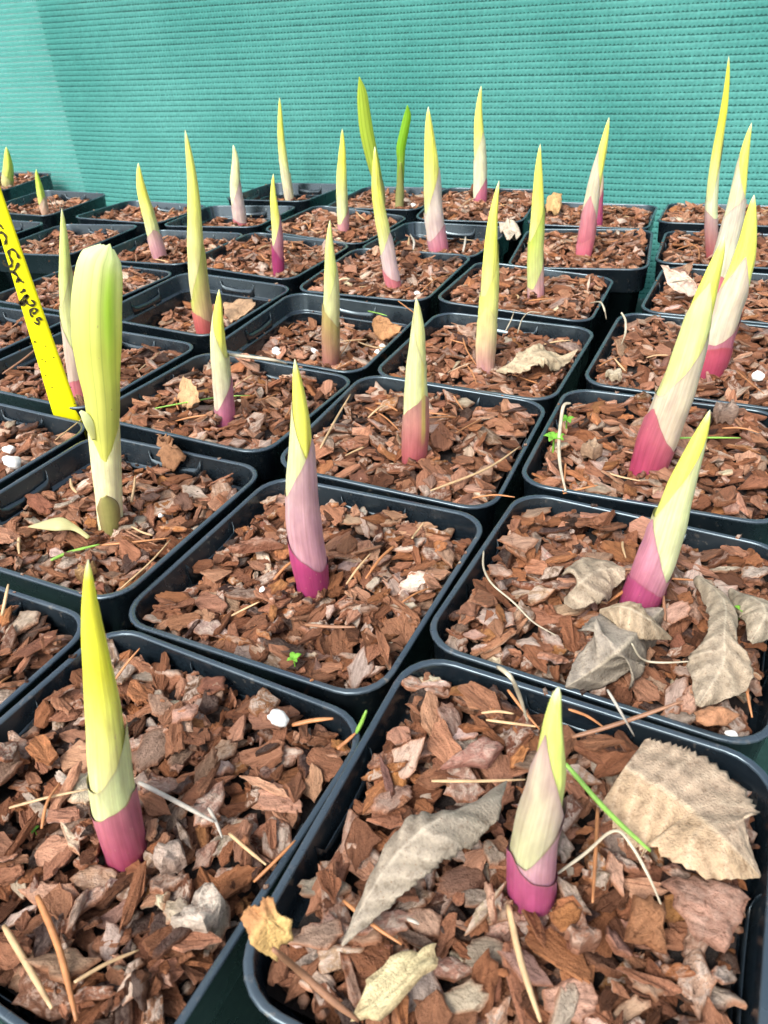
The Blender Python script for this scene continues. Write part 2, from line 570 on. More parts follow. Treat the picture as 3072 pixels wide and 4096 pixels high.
WHICH = {   # what singles each pot out
    'P1': 'the nearest pot, with the grey curled leaf and tan birch leaf', 'P2': 'the near pot with the thick yellow shoot on a rose base',
    'P3': 'the pot with the tall mauve and magenta shoot', 'P4': 'the pot with grey dead leaves around a leaning purple shoot',
    'P5': 'the pot with the unfurling broad pale leaf', 'P6': 'the pot with the short brown-red striped shoot',
    'P7': 'the pot with the bent white stalk and small green seedlings', 'P8': 'the pot behind the broad leaf, with a slim mauve shoot',
    'P9': 'the half-empty one with olive-brown shoot and white pellets', 'P10': 'the pot with the crumpled cream leaf',
    'P11': 'with a big white pellet and a pale stalk over its rim', 'P12': 'the pot with the blunt-tipped yellow shoot',
    'P13': 'the pot with the green-notched yellow shoot', 'P14': 'the pot with the slim magenta shoot',
    'P15': 'the deep half-empty pot with the tallest red-based shoot', 'P16': 'the pot holding the yellow label',
    'P20': 'the squarely turned pot showing its tall dark side', 'P23': 'the low-filled pot with the thick pink-based shoot at the back',
    'P24': 'the back pot with a slim yellow shoot and heaped chips', 'P25': 'the heaped pot touching the netting at the centre',
    'P26': 'the back pot hidden behind the two-toned red shoot', 'P29': 'the deep back pot against the netting with a lone slim shoot',
    'P31': 'the tilted low-filled back pot without a shoot', 'P32': 'the shootless pot behind the pale slender shoot',
    'P33': 'the pot with the short pale shoot on a pink base', 'P34': 'the chip-filled pot behind the top of the broad leaf',
    'P36': 'the back pot with straggly dry roots and a green shoot', 'P17': 'the cropped pot below the yellow label with a white shell',
    'P18': 'the cropped pot at the picture edge behind the yellow shoot', 'P21': 'the back pot at the picture edge with the tallest thin shoot',
    'P22': 'the pot with the striped pale leaf at its corner', 'P27': 'the farthest pot at the picture edge against the netting',
    'P28': 'the back pot with the two green leaves', 'P30': 'the low-filled back pot with the pale white shoot',
    'P35': 'the dark empty-looking pot behind the yellow label', 'P37': 'the farthest corner pot with a short green sprout',
    'P39': 'the cropped pot beside the yellow label'}

POTSHORT = {'P1': 'the nearest pot', 'P2': 'the thick yellow shoot pot', 'P3': 'the magenta-based spear pot', 
            'P4': 'the grey dead leaf pot', 'P5': 'the broad unfurling leaf pot', 'P6': 'the striped-base shoot pot', 
            'P7': 'the bent white stalk pot', 'P8': 'the slim mauve shoot pot', 'P9': 'the half-empty olive shoot pot', 
            'P10': 'the crumpled cream leaf pot', 'P11': 'the big white pellet pot', 'P12': 'the blunt-tipped shoot pot', 
            'P13': 'the green-notched shoot pot', 'P14': 'the slim magenta shoot pot', 'P15': 'the deep red-footed shoot pot', 
            'P16': 'the yellow label pot', 'P20': 'the squarely turned pot', 'P23': 'the low-filled pink-based shoot pot', 
            'P24': 'the back slim yellow shoot pot', 'P25': 'the heaped pot touching the netting', 
            'P26': 'the pot behind the two-toned shoot', 'P29': 'the deep pot against the netting', 
            'P31': 'the tilted shootless back pot', 'P32': 'the pot behind the pale slender shoot', 
            'P33': 'the short pink-footed shoot pot', 'P34': 'the pot behind the broad leaf top', 'P36': 'the straggly dry root pot', 
            'P17': 'the cropped pot below the label', 'P18': 'the cropped pot behind the yellow shoot', 
            'P21': 'the tallest thin shoot pot', 'P22': 'the striped pale leaf pot', 'P27': 'the farthest right-hand edge pot', 
            'P28': 'the two green leaves pot', 'P30': 'the pale white shoot pot', 'P35': 'the dark pot behind the label', 
            'P37': 'the farthest corner sprout pot', 'P39': 'the cropped pot beside the label', }

def rr_ring(h, r, z, n=7):
    r = min(r, h * 0.95)
    pts = []
    for cx, cy, a0 in ((1, 1, 0), (-1, 1, 90), (-1, -1, 180), (1, -1, 270)):
        for k in range(n):
            a = math.radians(a0 + 90 * k / (n - 1))
            pts.append((cx * (h - r) + r * math.cos(a), cy * (h - r) + r * math.sin(a), z))
    return pts


def loft(profile, n=7, close_last=False):
    v, f = [], []
    m = 4 * n
    for h, r, z in profile:
        v += rr_ring(h, r, z, n)
    for a in range(len(profile) - 1):
        for i in range(m):
            j = (i + 1) % m
            f.append((a * m + i, a * m + j, (a + 1) * m + j, (a + 1) * m + i))
    if close_last:
        b = (len(profile) - 1) * m
        f.append(tuple(b + i for i in range(m)))
    return [(x * U, y * U, zz * U) for x, y, zz in v], f


HB = 1.05
# rim: skirt, rolled lip, inner band and ledge ; body: outer wall, floor and inner wall
v, f = loft([(0.458, .105, -.172 + HB), (0.470, .11, -.175 + HB), (0.474, .115, -.165 + HB), (0.4835, .125, -.02 + HB), (0.4905, .13, -.012 + HB),
             (0.4925, .13, -.006 + HB), (0.4900, .13, -.001 + HB), (0.4860, .127, .0 + HB), (0.4765, .12, .0 + HB), (0.4735, .118, -.002 + HB),
             (0.4720, .117, -.007 + HB), (0.4610, .112, -.104 + HB), (0.4585, .11, -.110 + HB), (0.4420, .10, -.113 + HB), (0.4395, .10, -.116 + HB), (0.4385, .10, -.124 + HB)])
ME_RIM = mesh('rim', v, f, M_POT)
M_LIP = M_POT.copy()          # lip plastic lightened, the sky's reflection painted into its colour
M_LIP.name = 'lip_sky_sheen'
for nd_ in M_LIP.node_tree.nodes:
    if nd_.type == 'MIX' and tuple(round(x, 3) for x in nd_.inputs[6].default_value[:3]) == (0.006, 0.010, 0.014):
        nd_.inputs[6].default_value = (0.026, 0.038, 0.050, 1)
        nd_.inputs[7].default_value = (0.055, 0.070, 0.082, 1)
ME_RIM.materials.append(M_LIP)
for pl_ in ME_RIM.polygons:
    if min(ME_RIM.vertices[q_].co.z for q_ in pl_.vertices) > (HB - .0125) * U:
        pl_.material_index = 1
v, f = loft([(0.36, .07, .0), (0.372, .08, .02), (0.446, .10, -.175 + HB), (0.4585, .105, -.171 + HB), (0.4590, .105, -.168 + HB)])
v2, f2 = loft([(0.4386, .10, -.118 + HB), (0.428, .095, -.30 + HB), (0.352, .07, .03)], close_last=True)
n0 = len(v)
ME_BODY = mesh('body', v + v2, f + [tuple(n0 + k for k in q) for q in f2], M_POT)


def make_slot():
    """label holder: a thin pocket wall with curled ends standing inside the rim band, on the +y side"""
    w, dep = 0.145, 0.011
    path = []
    for k in range(6):
        a = math.radians(90 * k / 5)
        path.append((-w + 0.014 * (1 - math.cos(a)) - 0.0, dep * math.sin(a)))
    path = [(-w, 0.0), (-w + 0.003, 0.005), (-w + 0.009, 0.009)] + [(-w + 0.018 + (2 * w - 0.036) * k / 10, dep) for k in range(11)] + \
           [(w - 0.009, 0.009), (w - 0.003, 0.005), (w, 0.0)]
    v, f = [], []
    th = 0.0035
    n = len(path)
    for k, (x, d) in enumerate(path):
        e = abs(x) / w
        ztop = -0.062 + (0.040 * max(0, (e - 0.86) / 0.14) ** 1.3) - 0.004 * math.cos(x * 24)
        zbot = -0.116
        for dd, zz in ((d, ztop), (d + th, ztop), (d + th, zbot), (d, zbot)):
            y = 0.4670 - 0.006 * (-zz / 0.1) - dd
            v.append((x * U, y * U, (zz + HB) * U))
    for k in range(n - 1):
        for q in range(4):
            f.append((4 * k + q, 4 * k + (q + 1) % 4, 4 * k + 4 + (q + 1) % 4, 4 * k + 4 + q))
    return mesh('label_slot', v, f, M_POT)


ME_SLOT = make_slot()
POTMAT = {}


def pot_matrix(k):          # pot widths, origin at rim centre
    x, y, a, z0, tx, ty = POTS[k]
    return Matrix.Translation((x, y, z0)) @ Matrix.Rotation(a, 4, 'Z') @ Matrix.Rotation(ty, 4, 'X') @ Matrix.Rotation(-tx, 4, 'Y')


def make_pot(k):
    m = pot_matrix(k)
    POTMAT[k] = np.array(m)
    o = empty('plant_pot')
    loc = m @ Vector((0, 0, -HB))
    o.location = W(loc)
    o.rotation_euler = m.to_euler()
    tag(o, 'square black pot, ' + WHICH[k], 'plant pot', 'square black pots set in rows')
    obj('body', ME_BODY, o)
    rm = obj('rim', ME_RIM, o)
    rm.scale = (1 + random.uniform(-.006, .002), 1 + random.uniform(-.006, .002), 1)
    for q in range(4):
        s_ = obj('label_slot', ME_SLOT, o)
        s_.rotation_euler = (0, 0, q * math.pi / 2)
    # compost surface
    n = 17
    h = 0.437 - .08 * FILL[k]
    zf = HB - FILL[k] - 0.035
    v, f = [], []
    for j in range(n):
        for i_ in range(n):
            x, y = -h + 2 * h * i_ / (n - 1), -h + 2 * h * j / (n - 1)
            zz = zf + 0.014 * math.sin(x * 9 + POTS[k][0] * 5) * math.cos(y * 8 + POTS[k][1] * 3) + 0.010 * (random.random() - .5)
            v.append((x * U, y * U, zz * U))
    for j in range(n - 1):
        for i_ in range(n - 1):
            f.append((j * n + i_, j * n + i_ + 1, (j + 1) * n + i_ + 1, (j + 1) * n + i_))
    obj('compost', mesh('compost', v, f, M_COMP), o)
    return o


for k in POTS:
    make_pot(k)

# ------------------------------------------------------------------ shoots: where they stand (needed before the mulch)
MG, RO, MV, BE, GR, YE, TI, OL, PK, GN = ((.27, .034, .115), (.32, .050, .11), (.50, .34, .35), (.44, .43, .28), (.50, .60, .24),
                                           (.74, .76, .13), (.68, .72, .46), (.34, .30, .10), (.50, .17, .20), (.16, .42, .02))
PG = (.54, .60, .30)
# pot, base, tip, base width (print px), bend, sheaths (low, apex, azimuth, bottom colour, top colour), spear bottom, spear top, label
SHOOTS = [
    ('P1', (1147, 1945), (1219, 1484), 110, -10, [(.19, .32, -70, MG, (.36, .09, .18)), (.30, .56, 85, (.37, .13, .20), (.45, .28, .31)), (.50, .86, -50, (.42, .48, .24), (.42, .32, .28))], GR, (.58, .68, .18), 'short shoot with purple base, pink-mauve sheath and blunt green tip in the nearest pot'),
    ('P2', (272, 1828), (193, 1208), 100, -14, [(.19, .26, 75, (.25, .028, .080), (.42, .15, .19)), (.30, .52, 100, PG, PG)], (.60, .60, .30), (.72, .73, .06), 'thick yellow shoot with rose-red base in the near pot'),
    ('P3', (676, 1258), (641, 775), 80, -8, [(.11, .26, -80, MG, (.34, .05, .15)), (.46, .71, 55, (.44, .215, .28), (.47, .33, .335)), (.60, .86, -75, BE, PG)], GR, YE, 'tall spear with magenta base, mauve middle and yellow tip'),
    ('P4', (1378, 1308), (1528, 886), 88, 4, [(.11, .19, -60, MG, (.34, .07, .16)), (.20, .50, -85, (.33, .07, .14), (.46, .24, .29)), (.50, .90, 30, (.55, .60, .36), PG)], GR, YE, 'leaning pale green shoot with purple base beside grey dead leaves'),
    ('P6', (895, 985), (898, 643), 58, 2, [(.30, .45, 35, (.33, .07, .09), (.40, .22, .18)), (.62, .93, -70, PG, PG)], PG, (.62, .66, .28), 'pale green shoot with brown-red yellow-striped base sheath'),
    ('P7', (1405, 998), (1560, 512), 84, 2, [(.09, .28, -75, (.31, .035, .095), (.38, .11, .14)), (.33, .64, 45, (.50, .42, .31), (.50, .46, .34)), (.62, .84, -25, (.58, .64, .25), (.58, .64, .25))], GR, YE, 'biggest leaning shoot with beige sheath, crimson base and yellow top'),
    ('P8', (487, 905), (470, 625), 46, -2, [(.10, .38, 80, (.36, .08, .17), (.44, .20, .26)), (.52, .86, -70, (.52, .47, .40), PG)], PG, YE, 'slim pale shoot with mauve stripe, behind the broad leaf'),
    ('P9', (715, 778), (714, 475), 41, 0, [(.28, .44, -70, (.30, .12, .12), OL), (.40, .74, 70, (.42, .40, .20), (.52, .56, .28))], PG, (.58, .66, .22), 'upright olive-brown and pale green shoot among white pellets'),
    ('P10', (1048, 790), (1077, 390), 45, -2, [(.22, .37, -15, (.46, .22, .25), (.55, .60, .22)), (.42, .70, 80, (.58, .62, .30), (.62, .68, .16))], PG, YE, 'yellow shoot with pink base and small green notch beside the crumpled leaf'),
    ('P11', (1532, 797), (1637, 420), 72, 2, [(.13, .18, 10, RO, (.36, .07, .10)), (.18, .36, 85, (.33, .05, .10), (.42, .17, .22)), (.36, .70, -20, (.52, .48, .36), (.50, .44, .34))], PG, YE, 'thick crimson-based shoot rising behind the biggest leaning shoot'),
    ('P22', (1546, 632), (1626, 265), 48, 2, [(.10, .14, -60, PK, PK), (.48, .60, 20, (.56, .60, .42), (.50, .46, .38)), (.58, .84, -80, PG, (.52, .52, .36))], PG, YE, 'tall pale shoot with yellow top at the right, second from the netting'),
    ('P21', (1538, 548), (1575, 120), 27, -10, [(.20, .26, -90, (.28, .04, .05), (.40, .30, .28)), (.30, .64, 85, PG, (.60, .68, .45))], PG, (.66, .68, .06), 'tallest thin yellow shoot standing against the netting at the right'),
    ('P12', (851, 622), (806, 316), 36, -3, [(.06, .17, -80, PK, PK), (.26, .43, 50, (.54, .38, .40), (.54, .46, .44))], PG, YE, 'blunt-tipped yellow shoot with mauve foot in the middle row'),
    ('P13', (1157, 642), (1169, 310), 38, -3, [(.08, .32, 85, (.48, .18, .24), (.50, .36, .32)), (.40, .62, 55, PG, (.40, .52, .08))], PG, YE, 'green-notched yellow shoot with a pink foot'),
    ('P14', (603, 595), (590, 375), 27, 0, [(.18, .36, -75, MG, MG), (.32, .68, 80, (.30, .04, .10), (.45, .25, .28))], PG, YE, 'slim shoot wrapped in deep magenta sheaths'),
    ('P15', (447, 728), (402, 280), 45, -6, [(.10, .16, -60, (.40, .05, .07), (.44, .14, .12)), (.20, .50, 60, (.46, .24, .20), (.44, .50, .12))], (.52, .50, .26), (.64, .70, .16), 'tall yellow-green shoot with a red foot in the deep pot'),
    ('P16', (173, 842), (130, 450), 44, -4, [(.04, .10, 30, PK, PK), (.24, .46, -80, (.46, .36, .30), (.48, .42, .34)), (.50, .74, 80, PG, (.52, .58, .26))], PG, (.60, .70, .24), 'slender pale green shoot half hidden behind the broad leaf'),
    ('P20', (1260, 552), (1316, 253), 37, -2, [(.10, .22, 70, (.38, .06, .12), PK), (.22, .47, -30, (.38, .08, .12), (.46, .22, .24)), (.48, .80, -60, (.55, .58, .36), (.46, .42, .32))], PG, YE, 'two-toned shoot with rose-red lower sheaths and yellow tip'),
    ('P26', (1293, 492), (1299, 352), 16, 0, [(.30, .62, 30, MG, (.34, .10, .16))], (.40, .14, .18), (.50, .40, .30), 'small dark red shoot just behind the two-toned shoot'),
    ('P23', (948, 545), (927, 230), 45, -5, [(.10, .22, 60, (.46, .11, .19), (.50, .26, .30)), (.30, .62, 60, (.56, .42, .42), (.54, .50, .42))], PG, YE, 'thick shoot with pink base and grey sheath before the heaped back pot'),
    ('P24', (742, 498), (739, 278), 28, -1, [(.08, .28, 85, (.44, .16, .20), (.48, .28, .28))], PG, (.68, .72, .10), 'slim yellow shoot with pink side sheath in the back centre-left'),
    ('P25', (1037, 442), (1038, 185), 31, 0, [(.06, .25, 50, (.40, .08, .16), (.44, .16, .22)), (.40, .64, 40, (.55, .58, .42), (.56, .58, .38))], PG, (.70, .73, .14), 'pale shoot with rose foot in the pot touching the netting'),
    ('P29', (626, 434), (602, 210), 21, -3, [(.28, .46, -60, (.52, .46, .36), (.58, .62, .34))], PG, YE, 'lone slim yellow shoot in the deep pot against the netting'),
    ('P30', (520, 487), (503, 313), 31, -2, [(.04, .10, -60, PK, PK), (.26, .60, 60, (.54, .46, .42), (.50, .40, .38))], (.58, .62, .44), (.64, .68, .34), 'pale whitish shoot in the low-filled back pot'),
    ('P33', (346, 556), (297, 352), 33, -2, [(.20, .33, 20, (.50, .24, .30), (.46, .34, .30))], PG, YE, 'short yellow shoot with pink foot at the left back'),
    ('P36', (99, 463), (79, 365), 19, -1, [(.20, .42, 60, (.44, .28, .20), (.46, .36, .26))], (.50, .60, .14), (.40, .56, .06), 'short green shoot with brown sheath among straggly roots'),
    ('P37', (15, 404), (14, 317), 25, 2, [(.20, .40, -60, (.46, .40, .20), (.50, .52, .20))], (.55, .62, .14), (.50, .62, .08), 'short green sprout in the farthest corner pot'),
]
BASES = {}
for sh in SHOOTS:
    p = at_z(sh[1][0], sh[1][1], -FILL[sh[0]] + 0.01)
    BASES.setdefault(sh[0], []).append((p, sh[3] / 2 * scale_at(p)))
for k, bx in (('P5', (238, 1133, 30)), ('P28', (862, 452, 8)), ('P28', (822, 452, 8))):
    p = at_z(bx[0], bx[1], -FILL[k] + 0.01)
    BASES.setdefault(k, []).append((p, bx[2] * scale_at(p)))

# ------------------------------------------------------------------ bark chips
TINTS = [((.28, .128, .077), .24), ((.45, .285, .210), .23), ((.070, .042, .035), .14), ((.44, .195, .080), .09),
         ((.54, .430, .355), .16), ((.33, .195, .145), .11), ((.74, .64, .49), .03)]
TN = ['red-brown', 'tan', 'dark brown', 'orange-brown', 'grey-beige', 'brown', 'cream']
TC = np.array([t[0] for t in TINTS])
TP = np.array([t[1] for t in TINTS])
TP = TP / TP.sum()


def chip_template(r, hi):
    """unit chip: x in [-.5,.5], y in [-.5,.5], thickness about 1 in z"""
    k = r.integers(4, 7)
    ang = np.sort(np.linspace(0, 2 * np.pi, k, endpoint=False) + r.uniform(-.32, .32, k))
    rad = r.uniform(.38, .56, k)
    if r.random() < .35:
        rad[r.integers(k)] *= .62
    corners = np.column_stack([np.cos(ang) * rad, np.sin(ang) * rad])
    sub = 4 if hi else 2
    out = []
    for i_ in range(k):
        a, b = corners[i_], corners[(i_ + 1) % k]
        for q in range(sub):
            t = q / sub
            out.append(a + (b - a) * t + r.normal(0, .030 if hi else .026, 2) * (1 if q else .5))
    out = np.array(out)
    n = len(out)
    warp = r.normal(0, 1, 6)

    def zf(x, y):
        return .55 * warp[0] * x * x * 4 * .5 + .4 * warp[1] * y * y * 2 + .5 * warp[2] * x * y + .18 * np.sin(9 * x + warp[3] * 3) * np.cos(8 * y + warp[4] * 3) + .1 * np.sin(21 * x + 5 * y + warp[5])
    rings = [(.97, -.5), (1.03, .02), (.93, .46)] + ([(.72, .5), (.40, .55)] if hi else [])
    v, edge = [], []
    for s_, zz in rings:
        p = out * s_
        h = 1.5 * zf(p[:, 0], p[:, 1]) + zz + r.normal(0, .05, n)
        v.append(np.column_stack([p, h]))
        edge += [1.0 if s_ > .95 else 0.35 if s_ > .9 else 0.0] * n
    v.append([[0, 0, 1.5 * zf(0, 0) + (.55 if hi else .5)]])
    edge.append(0.0)
    v = np.concatenate(v)
    f = []
    for a in range(len(rings) - 1):
        for i_ in range(n):
            j = (i_ + 1) % n
            f.append((a * n + i_, a * n + j, (a + 1) * n + j))
            f.append((a * n + i_, (a + 1) * n + j, (a + 1) * n + i_))
    t0 = (len(rings) - 1) * n
    c = len(v) - 1
    for i_ in range(n):
        f.append((t0 + i_, t0 + (i_ + 1) % n, c))
    for i_ in range(1, n - 1):
        f.append((0, i_ + 1, i_))
    f = np.array(f)
    return v, f, np.array(edge)


tr = np.random.default_rng(21)
LOWT = [chip_template(tr, False) for _ in range(48)]
HIT = [chip_template(tr, True) for _ in range(70)]
GN_ = 96


class Bed:
    """height map of one pot's mulch, in the pot's own frame (pot widths)"""
    def __init__(s, k):
        s.k = k
        s.h = np.full((GN_, GN_), -FILL[k] - .035)
        s.lim = .436 - .08 * max(0, FILL[k] - .1)
        s.M = POTMAT[k]
        s.Mi = np.linalg.inv(s.M)

    def local(s, p):
        return (s.Mi @ np.append(p, 1))[:3]

    def world(s, p):
        return (s.M @ np.append(p, 1))[:3]

    def idx(s, x, y):
        i_ = int((x + .45) / .9 * (GN_ - 1) + .5)
        j = int((y + .45) / .9 * (GN_ - 1) + .5)
        return min(max(i_, 0), GN_ - 1), min(max(j, 0), GN_ - 1)

    def top(s, x, y, r=2):
        i_, j = s.idx(x, y)
        return float(s.h[max(i_ - r, 0):i_ + r + 1, max(j - r, 0):j + r + 1].max())


BEDS = {k: Bed(k) for k in POTS}
gx = np.linspace(-.45, .45, GN_)
GXX, GYY = np.meshgrid(gx, gx, indexing='ij')
chips = []          # (pot, template index, 3x3, centre, size, tint index, tint, alpha, layer)


def drop(k, bed, L, Wd, T, tilt, ti, layer, pos=None, yaw=None, tries=6):
    c = bed.lim
    for _ in range(tries):
        if pos is None:
            x, y = rng.uniform(-c + L * .16, c - L * .16, 2)
            if rng.random() < .22:
                x, y = [(c - L * rng.uniform(.15, .5)) * rng.choice([-1, 1]), y][::rng.choice([-1, 1])]
        else:
            x, y = pos
        ok = True
        for bp, br in BASES.get(k, []):
            lp = bed.local(bp)
            if math.hypot(x - lp[0], y - lp[1]) < br * .9 + .22 * min(L, Wd * 1.5):
                ok = False
        if max(abs(x), abs(y)) > c - .02 and L > .05:
            ok = False
        # rounded pot corner
        if abs(x) + abs(y) > 2 * c - .085:
            ok = False
        if ok or pos is not None:
            break
    else:
        return
    a = rng.uniform(0, 2 * np.pi) if yaw is None else yaw
    ca, sa = math.cos(a), math.sin(a)
    ic, jc = bed.idx(x, y)
    hw = int(L * .55 / .9 * GN_) + 2
    sl = (slice(max(ic - hw, 0), ic + hw + 1), slice(max(jc - hw, 0), jc + hw + 1))
    gxs, gys = GXX[sl], GYY[sl]
    hs_ = bed.h[sl]
    u = (gxs - x) * ca + (gys - y) * sa
    w = -(gxs - x) * sa + (gys - y) * ca
    msk = (np.abs(u) < L * .42) & (np.abs(w) < Wd * .42)
    if msk.sum() < 4:
        msk = (np.abs(gxs - x) < .016) & (np.abs(gys - y) < .016)
    hh = hs_[msk]
    uu, ww = u[msk], w[msk]
    A = np.column_stack([uu, ww, np.ones(len(uu))])
    sol = np.linalg.lstsq(A, hh, rcond=None)[0]
    su = float(np.clip(sol[0], -.55, .55)) * .75 + rng.normal(0, tilt)
    sw = float(np.clip(sol[1], -.55, .55)) * .75 + rng.normal(0, tilt)
    pred = su * uu + sw * ww
    z0 = float(np.percentile(hh - pred, 72)) + T * .35
    hs_[msk] = np.maximum(hh, np.minimum(z0 + pred + T * .5, hh + T * 1.6 + .01))
    ex = np.array([ca, sa, su]); ex /= np.linalg.norm(ex)
    ey0 = np.array([-sa, ca, sw])
    ez = np.cross(ex, ey0); ez /= np.linalg.norm(ez)
    ey = np.cross(ez, ex)
    R = np.column_stack([ex * L, ey * Wd, ez * T])
    if rng.random() < .5:
        R[:, 1] *= -1
        R[:, 2] *= -1
    tint = TC[ti] * rng.uniform(.52, 1.38) * (.60 if layer == 0 else .92 if layer == 1 else 1.0) * rng.uniform(.93, 1.07, 3)  # lower layers tinted darker, painting shade into the gaps between chips
    al = rng.choice([0.0, .4, .9], p=[.40, .25, .35]) if ti != 2 else .1
    chips.append((k, rng.integers(1 << 30), R, np.array([x, y, z0]), L * Wd, ti, tint, al, layer))


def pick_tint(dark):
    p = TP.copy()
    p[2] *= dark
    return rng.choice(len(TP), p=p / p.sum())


NEAR = ('P1', 'P2', 'P3', 'P4', 'P5')
for k in POTS:
    bed = BEDS[k]
    near = k in NEAR
    full = .6 if FILL[k] > .35 else 1.0
    if k == 'P35': full = .3
    # crumbs underneath, then chips, then small bits and the flat chips on top
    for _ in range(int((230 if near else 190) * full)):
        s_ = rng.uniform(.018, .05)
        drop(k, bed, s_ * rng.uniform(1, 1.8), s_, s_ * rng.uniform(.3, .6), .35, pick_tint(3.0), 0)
    for _ in range(int((210 if near else 165) * full)):
        s_ = rng.uniform(.055, .105)
        drop(k, bed, s_ * rng.uniform(1.0, 2.1), s_ * rng.uniform(.6, .95), rng.uniform(.008, .020), .30, pick_tint(1.2), 1)
    for _ in range(int((130 if near else 80) * full)):
        s_ = rng.uniform(.018, .04)
        drop(k, bed, s_ * rng.uniform(1, 2.6), s_, s_ * rng.uniform(.25, .5), .3, pick_tint(1.2), 1)
    for _ in range(int((85 if near else 70) * full)):
        s_ = rng.uniform(.065, .11) if rng.random() < .75 else rng.uniform(.11, .16)
        drop(k, bed, min(.165, s_ * rng.uniform(1.0, 1.8)), min(.11, s_ * rng.uniform(.55, .95)), rng.uniform(.007, .017), .20, pick_tint(.6), 2)
    g_ = int((.45 - bed.lim + .02) / .9 * GN_) + 1
    for _ in range(int((110 if near else 75) * full)):      # chips that have slid into the hollows
        sub_ = bed.h[g_:-g_:3, g_:-g_:3]
        fl = sub_ + rng.uniform(0, .010, sub_.shape)
        i0, j0 = np.unravel_index(np.argmin(fl), fl.shape)
        s_ = rng.uniform(.035, .075)
        drop(k, bed, s_ * rng.uniform(1.0, 1.9), s_ * rng.uniform(.6, .95), rng.uniform(.007, .016), .22, pick_tint(1.0), 1, (gx[g_ + 3 * i0], gx[g_ + 3 * j0]))
    for bp, br in BASES.get(k, []):      # bits heaped round the foot of each shoot
        lp = bed.local(bp)
        for q in range(22):
            a_ = rng.uniform(0, 6.28)
            d_ = br + rng.uniform(.0, .045)
            s_ = rng.uniform(.02, .06)
            x_, y_ = lp[0] + d_ * math.cos(a_), lp[1] + d_ * math.sin(a_)
            if max(abs(x_), abs(y_)) < bed.lim - .02:
                drop(k, bed, s_ * rng.uniform(1, 1.8), s_, rng.uniform(.006, .014), .25, pick_tint(1.0), 1, (x_, y_))
    for _ in range(int((30 if near else 16) * full)):      # broad pale flakes lying on top
        s_ = rng.uniform(.085, .135) if near else rng.uniform(.07, .105)
        drop(k, bed, s_ * rng.uniform(1.0, 1.35), s_ * rng.uniform(.6, .85), rng.uniform(.008, .014), .16, rng.choice([1, 1, 4, 4, 5, 3, 6], p=[.25, .2, .2, .15, .1, .07, .03]), 2)
    for _ in range(int(16 * full)):      # splinters
        s_ = rng.uniform(.10, .17)
        drop(k, bed, s_, s_ * rng.uniform(.16, .26), rng.uniform(.010, .016), .18, pick_tint(.6), 2)


def top_smooth(tf, te):
    return (te[tf] < .5).all(axis=1)


# crumbs fallen on the ledges and lips
for k in POTS:
    for q in range(16):
        sd = rng.integers(4)
        on_lip = q > 12
        d_, z_ = (.4795, .002) if on_lip else (.4495, -.110)
        t_ = rng.uniform(-.36, .36)
        x_, y_ = [(d_, t_), (-d_, t_), (t_, d_), (t_, -d_)][sd]
        s_ = rng.uniform(.007, .020)
        a_ = rng.uniform(0, 6.28)
        Rz = np.array([[math.cos(a_), -math.sin(a_), 0], [math.sin(a_), math.cos(a_), 0], [0, 0, 1]])
        ti_ = rng.integers(len(TC))
        chips.append((k, int(rng.integers(1 << 30)), Rz @ np.diag([s_ * 1.5, s_, s_ * .4]), np.array([x_, y_, z_]), s_ * s_, ti_, TC[ti_] * rng.uniform(.5, 1.1), .3, 1))


def chip_geo(ch, hi):
    k, seed, R, c, sz, ti, tint, al, layer = ch
    tv, tf, te = (HIT if hi else LOWT)[seed % (len(HIT) if hi else len(LOWT))]
    loc = tv @ R.T + c
    ext = np.linalg.norm(R, axis=0)
    uvw = tv * np.array([ext[0], ext[1], ext[2]]) + np.array([seed % 97, seed % 89, seed % 83]) * .37
    e = te[:, None]
    inner = np.array([.30, .125, .062]) * (tint.sum() / .60) ** .5
    colr = tint * (1 - .75 * e) + inner * .75 * e
    a = np.full((len(tv), 1), al) * (1 - e)
    return loc, tf, uvw, np.column_stack([colr, a]), top_smooth(tf, te)


# the 300 chips that show largest are things of their own
def shown(ch):
    M = POTMAT[ch[0]]
    p = (M @ np.append(ch[3], 1))[:3]
    d = (p - np.array([0, 0, CH])) @ RCAM.T
    px = d[:2] / d[2] * FPX
    if not (-1500 < px[0] < 1500 and -2030 < px[1] < 2030):
        return 0
    return ch[4] / d[2] ** 2 * (1 if ch[8] == 2 else .35)


